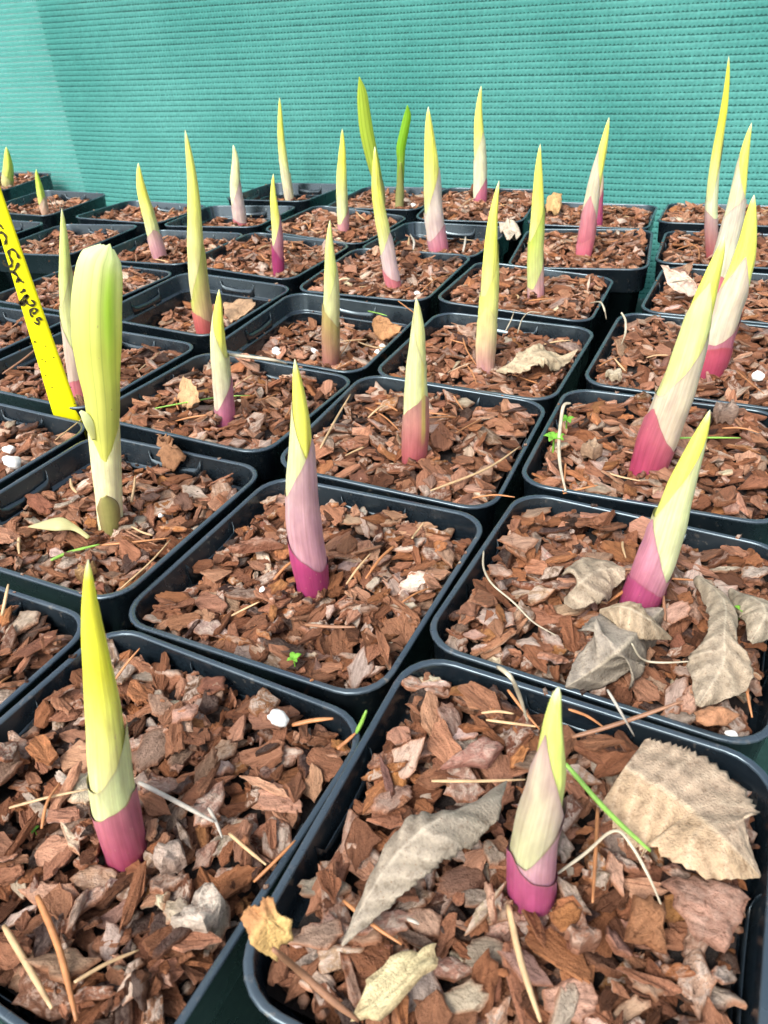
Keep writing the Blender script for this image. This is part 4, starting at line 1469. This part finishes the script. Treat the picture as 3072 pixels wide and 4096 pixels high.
dry_blade('P4', [(1296, 1320, .10), (1345, 1320, .14), (1395, 1345, .13), (1450, 1385, .06)], [14, 78, 80, 8], [1.1, 1.1, 1.0, .8], (0.307, 0.239, 0.161), 'tan dead leaf lying over the largest grey one at the purple shoot', nv=7, ripple=.05)
dry_blade('P4', [(1222, 1300, .02), (1252, 1262, .08), (1300, 1238, .10), (1350, 1240, .08)], [14, 88, 104, 30], [1.2, 1.2, 1.1, 1.0], (0.298, 0.243, 0.179), 'grey-brown dead leaf arched against the foot of the purple shoot', nv=6, ripple=.10)
dry_blade('P4', [(1510, 1240, .08), (1562, 1300, .12), (1562, 1375, .12), (1556, 1450, .08), (1505, 1535, .03)], [24, 66, 62, 128, 10], [1.25, 1.3, 1.2, .6, .5], (0.307, 0.251, 0.183), 'pale hole-riddled dead leaf curling upward by the right rim', nv=8, ripple=.12, tint2=(0.281, 0.234, 0.175))
dry_blade('P4', [(1582, 1262, .08), (1622, 1290, .13), (1650, 1335, .12), (1620, 1388, .06)], [14, 70, 84, 10], [1.3, 1.4, 1.4, 1.2], (0.281, 0.239, 0.179), 'curled grey leaf scrap beside the pale hole-riddled leaf', nv=6, ripple=.06)
dry_blade('P10', [(1072, 806, .02), (1115, 785, .08), (1160, 765, .10), (1205, 770, .07), (1248, 756, .08)], [6, 50, 68, 40, 3], [.8, .5, .9, .5, .8], (0.400, 0.328, 0.222), 'crumpled cream dead leaf beside the pink-based yellow shoot', nv=5, ripple=.16, serr=.25, vein=(0.468, 0.400, 0.289))


# ------------------------------------------------------------------ needles, stalks and roots
def make_strand(name, pts3, wid, mat, label, cat, group=None, ns=6, taper=(.7, .5), sub=6):
    pts = np.array(pts3, float)
    n = len(pts)
    tt = np.linspace(0, n - 1, max(2, (n - 1) * sub + 1))
    C_ = np.array([[np.interp(q, np.arange(n), pts[:, d]) for d in range(3)] for q in tt])
    for _ in range(sub if n > 2 else 0):
        C_[1:-1] = (C_[:-2] + 2 * C_[1:-1] + C_[2:]) / 4
    V = []
    for i_, c in enumerate(C_):
        a, b = C_[max(i_ - 1, 0)], C_[min(i_ + 1, len(C_) - 1)]
        T = (b - a) / (np.linalg.norm(b - a) + 1e-9)
        X = np.cross(T, [0, 0, 1.0]); X = X / (np.linalg.norm(X) + 1e-6) if np.linalg.norm(X) > 1e-3 else np.array([1.0, 0, 0])
        Y = np.cross(X, T)
        t = i_ / (len(C_) - 1)
        w_ = wid / 2 * (np.interp(t, [0, .12, .7, 1], [taper[0], 1, .92, taper[1]]))
        for j in range(ns):
            an = 2 * np.pi * j / ns
            V.append(c + X * w_ * math.cos(an) + Y * w_ * .75 * math.sin(an))
    m = len(C_)
    F = [(i_ * ns + j, i_ * ns + (j + 1) % ns, (i_ + 1) * ns + (j + 1) % ns, (i_ + 1) * ns + j) for i_ in range(m - 1) for j in range(ns)]
    F += [tuple(range(ns - 1, -1, -1)), tuple((m - 1) * ns + j for j in range(ns))]
    V = np.array(V)
    org = np.array(W(C_[0]))
    VW = np.column_stack([V[:, 0] * U, V[:, 1] * U, ZR + V[:, 2] * U]) - org
    o = obj(name, mesh(name, VW, F, mat))
    o.location = org
    return tag(o, label, cat, group)


def needle(k, a, b, kind='orange', lift=(.02, .03), wid=.0135, bow=0.0, name='pine_needle'):
    p, q = surf(a[0], a[1], k, lift[0]), surf(b[0], b[1], k, lift[1])
    bow = bow or rng.normal(0, .045)
    wid = wid * .68
    mid = (p + q) / 2 + np.array([bow * (q - p)[1], -bow * (q - p)[0], abs(bow) * .15])
    wh = POTSHORT[k]
    make_strand(name, [p, mid, q], wid, M_NEEDLE[kind], f'{kind} pine needle lying in {wh}', 'pine needle', f'{kind} pine needles in {wh}')


for a in [
    ('P1', (1097, 1490), (1166, 1576), 'orange', (.06, .03)), ('P1', (932, 1687), (1135, 1684), 'tan'), ('P1', (1291, 1745), (1280, 1950), 'orange', (.06, .06)),
    ('P1', (1098, 1955), (1168, 2208), 'tan', (.05, .06), .021), ('P1', (742, 1945), (868, 2040), 'orange', (.03, .03)), ('P1', (1228, 1532), (1308, 1574), 'orange', (.07, .02)),
    ('P1', (1040, 1540), (1110, 1542), 'tan'), ('P1', (1050, 1555), (1165, 1570), 'tan'), ('P1', (880, 1985), (905, 1996), 'grey'),
    ('P2', (246, 1472), (302, 1400), 'orange', (.02, .10)), ('P2', (631, 1566), (720, 1552), 'orange', (.02, .10), .022), ('P2', (80, 1935), (165, 2205), 'orange', (.04, .04), .022),
    ('P2', (8, 2000), (112, 2178), 'tan', (.04, .05), .021), ('P2', (160, 2122), (300, 2052), 'tan', (.04, .06)), ('P2', (495, 1800), (575, 1868), 'tan', (.03, .03)),
    ('P2', (548, 1905), (638, 1815), 'orange', (.02, .05)), ('P2', (20, 1745), (190, 1705), 'tan'), ('P2', (300, 1690), (462, 1775), 'grey', (.03, .03), .020),
    ('P2', (450, 1745), (480, 1810), 'grey'), ('P2', (90, 1790), (130, 1690), 'orange'),
    ('P5', (260, 1272), (368, 1166), 'tan'), ('P5', (215, 1178), (366, 1162), 'orange', (.03, .03), .016, .05),
    ('P3', (748, 1262), (800, 1196), 'tan'), ('P3', (870, 1300), (930, 1270), 'orange'), ('P3', (500, 1330), (560, 1300), 'tan'),
    ('P4', (1420, 1248), (1512, 1254), 'orange', (.04, .05)), ('P4', (1610, 1455), (1625, 1550), 'orange', (.04, .02)), ('P4', (1345, 1170), (1352, 1205), 'tan'),
    ('P6', (692, 968), (757, 852), 'tan', (.02, .06), .018), ('P6', (790, 880), (862, 930), 'orange'), ('P6', (930, 1060), (1122, 965), 'tan', (.03, .06), .018, .12),
    ('P6', (1020, 1076), (1112, 1074), 'orange'), ('P6', (1040, 905), (985, 935), 'orange'), ('P6', (980, 855), (1000, 885), 'orange'),
    ('P7', (1216, 1066), (1292, 1048), 'orange'), ('P7', (1560, 925), (1640, 935), 'orange'), ('P7', (1222, 1000), (1216, 1062), 'orange'),
    ('P8', (500, 840), (545, 810), 'tan'), ('P8', (560, 865), (600, 850), 'orange'), ('P9', (640, 690), (600, 740), 'orange'), ('P9', (800, 790), (860, 775), 'orange'),
    ('P9', (730, 772), (755, 735), 'orange'), ('P10', (1000, 730), (1030, 790), 'orange'), ('P10', (1110, 810), (1190, 838), 'orange'), ('P10', (1010, 790), (1030, 830), 'orange'),
    ('P11', (1295, 790), (1340, 770), 'orange'), ('P11', (1590, 800), (1650, 850), 'orange'), ('P12', (790, 640), (850, 610), 'orange'), ('P12', (910, 630), (980, 590), 'orange'),
    ('P12', (860, 650), (900, 680), 'orange'), ('P15', (390, 705), (420, 690), 'orange'), ('P14', (680, 540), (620, 520), 'brown'), ('P16', (300, 800), (345, 760), 'tan'),
    ('P20', (1190, 540), (1220, 520), 'brown'), ('P21', (1480, 520), (1510, 560), 'orange'), ('P22', (1480, 610), (1500, 560), 'brown', (.02, .10)),
    ('P25', (990, 450), (1050, 420), 'tan'), ('P29', (650, 425), (640, 405), 'tan'),
    ('P17', (120, 950), (190, 895), 'tan', (.02, .06)), ('P18', (4, 1330), (18, 1262), 'tan', (.03, .10), .02), ('P18', (0, 1475), (25, 1460), 'orange'),
]:
    needle(*a)

# stray random needles in the other pots
for k in POTS:
    if k in ('P1', 'P2', 'P35', 'P37', 'P39', 'P17', 'P18'):
        continue
    bed = BEDS[k]
    for _ in range(5):
        x, y = rng.uniform(-.32, .32, 2)
        a = rng.uniform(0, 6.28)
        L_ = rng.uniform(.08, .2)
        x2, y2 = np.clip(x + L_ * math.cos(a), -.38, .38), np.clip(y + L_ * math.sin(a), -.38, .38)
        p = bed.world(np.array([x, y, bed.top(x, y) + .006]))
        q = bed.world(np.array([x2, y2, bed.top(x2, y2) + .012]))
        kd = rng.choice(['orange', 'tan', 'brown'])
        wh = POTSHORT[k]
        make_strand('pine_needle', [p, (p + q) / 2 + rng.normal(0, .006, 3), q], rng.uniform(.010, .015), M_NEEDLE[kd],
                    f'{kd} pine needle lying in {wh}', 'pine needle', f'{kd} pine needles in {wh}')


def strand(name, k, pv, lifts, kind, wid, label, cat='stalk'):
    make_strand(name, [surf(x, y, k, l) for (x, y), l in zip(pv, lifts)], wid * .7, M_NEEDLE[kind], label, cat)


strand('grass_blade', 'P1', [(1222, 1650), (1290, 1730), (1350, 1790), (1405, 1838)], [.10, .10, .08, .06], 'green', .020, 'green and white grass blade crossing behind the blunt-tipped shoot', 'grass blade')
strand('dry_stalk', 'P1', [(1200, 1890), (1270, 1840), (1310, 1800), (1340, 1790), (1380, 1850), (1410, 1910), (1435, 1972)], [.03, .07, .10, .11, .09, .07, .04], 'white', .012, 'bent whitish dry stalk between shoot and birch leaf')
strand('twig', 'P1', [(1235, 1592), (1300, 1575), (1390, 1545), (1476, 1514)], [.05, .07, .10, .16], 'brown', .020, 'straight brown twig leaning over the back rim of the nearest pot', 'twig')
strand('twig', 'P1', [(1312, 1490), (1345, 1545), (1370, 1590)], [.17, .14, .08], 'grey', .012, 'thin grey twig hanging over the back rim of the nearest pot', 'twig')
strand('dry_stalk', 'P1', [(590, 2050), (650, 2100), (720, 2165), (775, 2205)], [.22, .12, .07, .05], 'brown', .022, 'brown leaf stalk running down from the ragged scrap on the rim')
strand('dry_stalk', 'P1', [(1075, 1440), (1105, 1460), (1125, 1510), (1140, 1560)], [.23, .23, .15, .05], 'white', .020, 'whitish dry stalk draped over the back rim of the nearest pot')
strand('dry_stalk', 'P4', [(1045, 1190), (1042, 1225), (1060, 1262), (1110, 1300), (1150, 1345), (1200, 1372)], [.05, .06, .06, .06, .05, .05], 'white', .011, 'thin curved pale root in the pot with grey dead leaves')
strand('dry_stalk', 'P4', [(1365, 1390), (1380, 1420), (1400, 1430), (1440, 1432), (1500, 1428)], [.12, .08, .06, .07, .08], 'white', .012, 'pale leaf stalk joining the two big dead leaves')
strand('dry_stalk', 'P7', [(1232, 871), (1217, 872), (1212, 905), (1206, 960), (1210, 1010), (1222, 1060)], [.17, .16, .10, .04, .03, .02], 'white', .024, 'bent white stalk rising up the left wall of its pot')
strand('dry_stalk', 'P11', [(1342, 675), (1352, 690), (1352, 720), (1342, 745)], [.19, .16, .08, .02], 'white', .020, 'pale stalk hooked over the rim corner of its pot')
strand('dry_stalk', 'P13', [(1275, 655), (1298, 650), (1306, 668), (1310, 690)], [.10, .19, .16, .12], 'white', .018, 'pale loop of root hanging over the outer pot corner')
strand('dry_stalk', 'P8', [(488, 765), (530, 770), (590, 777), (620, 786)], [.30, .30, .30, .30], 'white', .030, 'whitish stalk lying along the rim behind the slim mauve shoot')
strand('dry_stalk', 'P22', [(1450, 610), (1475, 606), (1500, 604)], [.20, .16, .14], 'white', .018, 'thin white stalk reaching over the corner under the striped leaf')
strand('grass_blade', 'P5', [(110, 1210), (150, 1192), (215, 1176)], [.04, .05, .04], 'green', .022, 'green needle end lying before the broad-leaved plant', 'grass blade')
strand('grass_blade', 'P2', [(770, 1582), (782, 1560), (791, 1536)], [.07, .11, .16], 'green', .024, 'green needle tip leaning on the rim of the yellow shoot pot', 'grass blade')
strand('pine_needle', 'P2', [(729, 1618), (750, 1600), (770, 1582)], [.02, .04, .07], 'orange', .018, 'orange lower half of the green-tipped needle at the rim', 'pine needle')
strand('grass_blade', 'P8', [(335, 882), (420, 866), (480, 856), (540, 854)], [.03, .04, .04, .05], 'green', .014, 'yellow-green grass stem across the foot of the slim mauve shoot', 'grass blade')
strand('grass_blade', 'P9', [(795, 672), (815, 676), (836, 682)], [.16, .17, .18], 'green', .014, 'green needle lying across the back wall of the half-empty pot', 'grass blade')
strand('grass_blade', 'P7', [(1440, 947), (1520, 945), (1600, 946)], [.05, .06, .06], 'green', .016, 'dark green grass stem behind the leaning purple shoot', 'grass blade')
strand('pine_needle', 'P16', [(5, 808), (60, 770), (115, 720)], [.02, .08, .12], 'brown', .020, 'long red-brown stem leaning against the yellow label', 'twig')
for q, pv in enumerate([[(1268, 740), (1280, 715), (1290, 690)], [(1282, 735), (1300, 712), (1312, 692)], [(1290, 700), (1310, 690), (1335, 694)]]):
    pass
strand('root', 'P10', [(1092, 715), (1105, 690), (1112, 668)], [.05, .10, .16], 'white', .012, 'left pale root strand hanging at the back wall behind the crumpled leaf', 'root')
strand('root', 'P10', [(1118, 720), (1126, 690), (1142, 672), (1170, 676)], [.05, .10, .15, .17], 'white', .012, 'right pale root strand hanging at the back wall behind the crumpled leaf', 'root')
for q, (x0, x1) in enumerate(((84, 92), (92, 98), (118, 104), (124, 118), (128, 136), (132, 146))):
    strand('root', 'P36', [(x0, 456), ((x0 + x1) / 2, 438), (x1, 420 + 3 * q)], [.02, .10, .16], 'white', .012, 'one of the straggly pale dry roots in the far left pot', 'root')
    col.objects[-1]['group'] = 'dry roots in the far left pot'


# ------------------------------------------------------------------ white pellets and stones
def lump(name, k, xy, dia, mat, label, cat, group=None, squash=.8, seed=0, lift=.0, tint=None):
    r = np.random.default_rng(seed + 77)
    import bmesh
    bm = bmesh.new()
    bmesh.ops.create_icosphere(bm, subdivisions=3, radius=1)
    p = surf(xy[0], xy[1], k, 0)
    R_ = dia / 2 * scale_at(p)
    w_ = r.normal(0, 1, (6, 3))
    pts = []
    for vt in bm.verts:
        c = np.array(vt.co)
        d = 1 + .16 * math.sin(c @ w_[0] * 2.2 + 1) + .10 * math.sin(c @ w_[1] * 4 + 2) + .05 * math.sin(c @ w_[2] * 9)
        for q in range(3, 6):      # broken facets
            nn = w_[q] / np.linalg.norm(w_[q])
            h_ = c @ nn * d
            if h_ > .72:
                d *= .72 / h_
        c = c * d * R_ * U
        c[2] *= squash
        vt.co = c
        pts.append(c / U)
    me = bpy.data.meshes.new(name)
    bm.to_mesh(me); bm.free()
    me.materials.append(mat)
    if tint is not None:
        a = me.attributes.new('tint', 'FLOAT_COLOR', 'POINT')
        a.data.foreach_set('color', np.tile(np.array([*tint, .9], dtype=np.float32), len(me.vertices)))
        a = me.attributes.new('uvw', 'FLOAT_VECTOR', 'POINT')
        a.data.foreach_set('vector', (np.array(pts) + seed).astype(np.float32).ravel())
    me.polygons.foreach_set('use_smooth', [tint is None] * len(me.polygons))
    o = obj(name, me)
    o.location = W(p + np.array([0, 0, R_ * squash * .45 + lift]))
    o.rotation_euler = (r.uniform(-.4, .4), r.uniform(-.4, .4), r.uniform(0, 6))
    return tag(o, label, cat, group)


for q, (k, xy, d, lab) in enumerate([
        ('P2', (602, 1558), 42, 'white perlite pellet beside the orange needle in the yellow shoot pot'),
        ('P3', (566, 1275), 13, 'tiny white pellet left of the magenta-based spear'),
        ('P9', (600, 764), 22, 'cream round pellet at the front rim of the half-empty pot'),
        ('P9', (680, 762), 17, 'white pellet touching the foot of the olive-brown shoot'),
        ('P9', (816, 762), 14, 'small white pellet by the right rim of the half-empty pot'),
        ('P9', (826, 752), 15, 'cream pellet nearest the right rim of the half-empty pot'),
        ('P11', (1638, 817), 27, 'large white pellet at the right edge behind the biggest shoot'),
        ('P5', (348, 1116), 11, 'tiny white pellet in the broad leaf pot'),
        ('P17', (30, 1004), 40, 'white shell-like pellet in the cropped pot below the yellow label'),
        ('P17', (22, 976), 26, 'smaller white flake behind the shell-like pellet'),
        ('P15', (428, 668), 10, 'small white pellet beside the red foot of the tall shoot'),
        ('P12', (900, 637), 17, 'white flake before the blunt-tipped shoot'),
        ('P28', (815, 445), 12, 'white pellet beside the tall veined leaf at the back'),
        ('P28', (893, 445), 11, 'white pellet beside the bright green leaf at the back'),
        ('P4', (1580, 1590), 26, 'cream stone at the lower corner of the grey dead leaf pot')]):
    lump('perlite_pellet', k, xy, d, M_PERL, lab, 'pellet', None, .8, q)
big_chip('bark_lump', 'P2', (440, 1985), .115, .095, .055, .2, (.66, .60, .52), .9, 'chalky white lump of bark in the yellow shoot pot', seed=31, lift=.0)
big_chip('bark_lump', 'P2', (368, 1862), .105, .085, .05, -.3, (.52, .42, .36), .9, 'grey-pink lump of bark beside the rose-red shoot base', seed=32)
big_chip('bark_lump', 'P1', (1250, 2035), .11, .08, .06, -.2, (.38, .20, .13), .6, 'rounded red-brown bark lump in front of the nearest shoot', seed=33)
big_chip('bark_lump', 'P6', (905, 980), .095, .07, .06, .1, (.20, .10, .06), .1, 'dark brown bark lump at the foot of the striped-base shoot', seed=34, lift=.01)
big_chip('bark_lump', 'P5', (190, 1245), .08, .07, .05, .4, (.46, .29, .13), .3, 'tan knotty bark lump at the front rim of the broad leaf pot', seed=35)
big_chip('bark_lump', 'P7', (1560, 905), .13, .10, .06, .2, (.34, .25, .20), .4, 'grey-brown stone-like bark lump at the back rim by the yellow shoot tip', seed=36, lift=.02)
big_chip('bark_lump', 'P7', (1280, 985), .09, .075, .06, -.3, (.40, .29, .20), .3, 'ridged tan bark lump beside the bent white stalk', seed=37)
big_chip('bark_lump', 'P11', (1325, 818), .10, .08, .035, .5, (.58, .52, .38), .5, 'speckled cream bark lump in the left corner behind the white stalk pot', seed=38)


# ------------------------------------------------------------------ seedlings
def seedling(k, xy, size, label, n=4, seed=0):
    r = np.random.default_rng(seed + 900)
    p = surf(xy[0], xy[1], k, 0)
    s_ = size * scale_at(p)
    o = empty('seedling', W(p))
    tag(o, label, 'seedling')
    top = s_ * .5
    ns = 6
    V = [(math.cos(j) * s_ * .05 * U, math.sin(j) * s_ * .05 * U, z_) for z_ in (-.2 * s_ * U, top * U) for j in np.linspace(0, 2 * np.pi, ns, endpoint=False)]
    obj('stem', mesh('stem', V, [(j, (j + 1) % ns, ns + (j + 1) % ns, ns + j) for j in range(ns)], M_SEED), o)
    for q in range(n):
        a = 2 * np.pi * q / n + r.uniform(-.25, .25) + .4
        L_ = s_ * r.uniform(.42, .55)
        w_ = L_ * .36
        V, F = [], []
        nn = 8
        for i_ in range(nn + 1):
            t = i_ / nn
            wd = w_ * math.sin(math.pi * min(1, t ** .75 * 1.0)) ** .7 if 0 < t < 1 else .1 * w_
            for u_ in (-1, -.5, 0, .5, 1):
                x = t * L_
                y = u_ * wd
                z_ = top + L_ * (.35 * math.sin(t * 2.4)) + abs(u_) * wd * .25
                V.append(((x * math.cos(a) - y * math.sin(a)) * U, (x * math.sin(a) + y * math.cos(a)) * U, z_ * U))
        for i_ in range(nn):
            for j in range(4):
                F.append((i_ * 5 + j, i_ * 5 + j + 1, i_ * 5 + j + 6, i_ * 5 + j + 5))
        lf = obj('leaf', mesh('leaf', V, F, M_SEED), o)
        md = lf.modifiers.new('t', 'SOLIDIFY')
        md.thickness = .0002


seedling('P3', (637, 1437), 34, 'tiny four-leaved green seedling at the front rim of the magenta spear pot', 4, 1)
seedling('P7', (1195, 970), 46, 'five-leaved green seedling touching the bent white stalk', 5, 2)
seedling('P7', (1223, 925), 34, 'smaller green seedling behind the five-leaved one', 4, 3)
seedling('P4', (1598, 1332), 34, 'bright green seedling inside the curled pale leaf', 3, 4)
seedling('P2', (78, 1800), 22, 'tiny dark green seedling left of the rose-red shoot base', 3, 5)
seedling('P27', (1528, 473), 18, 'tiny green seedling in the farthest pot by the netting', 3, 6)
for q, xy in enumerate([(878, 545), (892, 540), (1000, 545)]):
    strand('dry_stalk', 'P23', [(xy[0], xy[1]), (xy[0] + 4, xy[1] - 18), (xy[0] + (6 if q != 1 else -6), xy[1] - 34)], [.02, .07, .12], 'grey' if q else 'tan', .03,
           ['left', 'middle', 'right'][q] + ' of the withered stubs in the low-filled pot with the thick pink-based shoot')

# ------------------------------------------------------------------ yellow plant label
tb = at_z(137, 876, -.0)
bed = BEDS['P16']
ty_ = POTS['P16'][1] - .40
ybase = at_z(137, 893, -.02)[1] + .07
lab_o = None


def onlab(xv, yv, dy=0.0):
    # plane leaning a little, facing the viewer
    return at_y(xv, yv, ybase + dy)


tagroot = empty('plant_label', W(onlab(150, 900)))
tag(tagroot, 'bright yellow plastic plant label with black handwriting stuck in a pot', 'plant label')
orgT = np.array(W(onlab(150, 900)))
# edge lines of the label in the photo
Lp, Rp = [(-60, 235), (-20, 345), (14, 440), (60, 605), (105, 862), (120, 905)], None
lx = lambda y: np.interp(y, [235, 440, 680, 869, 960], [-77, -22, 50, 106, 133])
rx = lambda y: np.interp(y, [235, 396, 557, 880, 960], [-50, 0, 55, 169, 197])
V, F = [], []
ys = np.linspace(250, 945, 24)
for y_ in ys:
    a, b = onlab(lx(y_) + 0.0, y_ - 6), onlab(rx(y_), y_ + 6)
    for t in np.linspace(0, 1, 7):
        p = a + (b - a) * t
        p = p + np.array([0, -.006 * math.sin(math.pi * t), 0])
        V.append(np.array(W(p)) - orgT)
for i_ in range(len(ys) - 1):
    for j in range(6):
        F.append((i_ * 7 + j, i_ * 7 + j + 1, i_ * 7 + j + 8, i_ * 7 + j + 7))
bl = obj('blade', mesh('blade', V, F, M_TAG), tagroot)
md = bl.modifiers.new('t', 'SOLIDIFY'); md.thickness = .0006; md.offset = 0


def crop(c):            # points read on an enlarged print of the label
    return ((c[0] / 2.212) / KV, (c[1] / 2.212 + 680) / KV)


def ink(strokes, name, wid=.0165):
    wid *= .72
    V, F = [], []
    for st in strokes:
        pts = [np.array(onlab(*crop(c), -.0125)) for c in st]
        n = len(pts)
        if n == 1:
            pts = [pts[0] + np.array([-.004, 0, 0]), pts[0] + np.array([.004, 0, .002])]
            n = 2
        tt = np.linspace(0, n - 1, (n - 1) * 5 + 1)
        C_ = np.array([[np.interp(q, np.arange(n), [p[d] for p in pts]) for d in range(3)] for q in tt])
        for _ in range(3):
            if len(C_) > 3: C_[1:-1] = (C_[:-2] + 2 * C_[1:-1] + C_[2:]) / 4
        b0 = len(V)
        m = len(C_)
        for i_, c in enumerate(C_):
            a, b = C_[max(i_ - 1, 0)], C_[min(i_ + 1, m - 1)]
            T = b - a
            nn = np.array([T[2], 0, -T[0]]); nn /= np.linalg.norm(nn) + 1e-9
            w_ = wid / 2 * (.8 + .3 * math.sin(i_ * .7)) * (.65 if i_ in (0, m - 1) else 1)
            for s_ in (-1, 1):
                V.append(np.array(W(c + nn * w_ * s_)) - orgT)
        for i_ in range(m - 1):
            F.append((b0 + 2 * i_, b0 + 2 * i_ + 1, b0 + 2 * i_ + 3, b0 + 2 * i_ + 2))
    o = obj(name, mesh(name, V, F, M_INK, False), tagroot)
    m_ = o.modifiers.new('t', 'SOLIDIFY'); m_.thickness = .00006
    return o


ink([[(-10, 482), (10, 500), (26, 522)], [(-4, 560), (22, 548), (42, 572), (54, 605), (50, 640), (40, 664)]], 'lettering')
ink([[(166, 784), (152, 742), (122, 706), (92, 700), (72, 725), (82, 765), (102, 800), (106, 835), (86, 858), (52, 848), (28, 822), (32, 798)]], 'lettering')
ink([[(164, 820), (142, 868), (116, 905), (78, 892)], [(116, 905), (148, 930), (166, 962), (140, 997)], [(166, 962), (186, 984), (210, 996)]], 'lettering', .0185)
ink([[(222, 1055), (200, 1074), (178, 1086)]], 'lettering', .019)
ink([[(246, 1104), (206, 1130), (174, 1172), (180, 1202), (206, 1190), (226, 1152), (246, 1104)], [(180, 1190), (200, 1165), (215, 1150)], [(226, 1150), (240, 1186), (276, 1202), (308, 1190), (300, 1166), (272, 1150)]], 'lettering', .018)
ink([[(290, 1302), (268, 1280), (264, 1250), (290, 1222), (326, 1234), (320, 1258), (288, 1274)]], 'lettering', .018)
ink([[(366, 1332), (346, 1300), (322, 1318), (348, 1348), (334, 1366), (296, 1342)]], 'lettering', .0165)
ink([[(264, 1538), (276, 1532)], [(300, 1524), (316, 1518)]], 'dirt_fleck', .012)
ink([[(402, 1560)], [(588, 1800)], [(474, 1660)], [(402, 1698)], [(372, 1680)], [(350, 1756)], [(404, 1820)], [(662, 2068)], [(628, 1924)], [(460, 1926)]], 'dirt_fleck', .006)
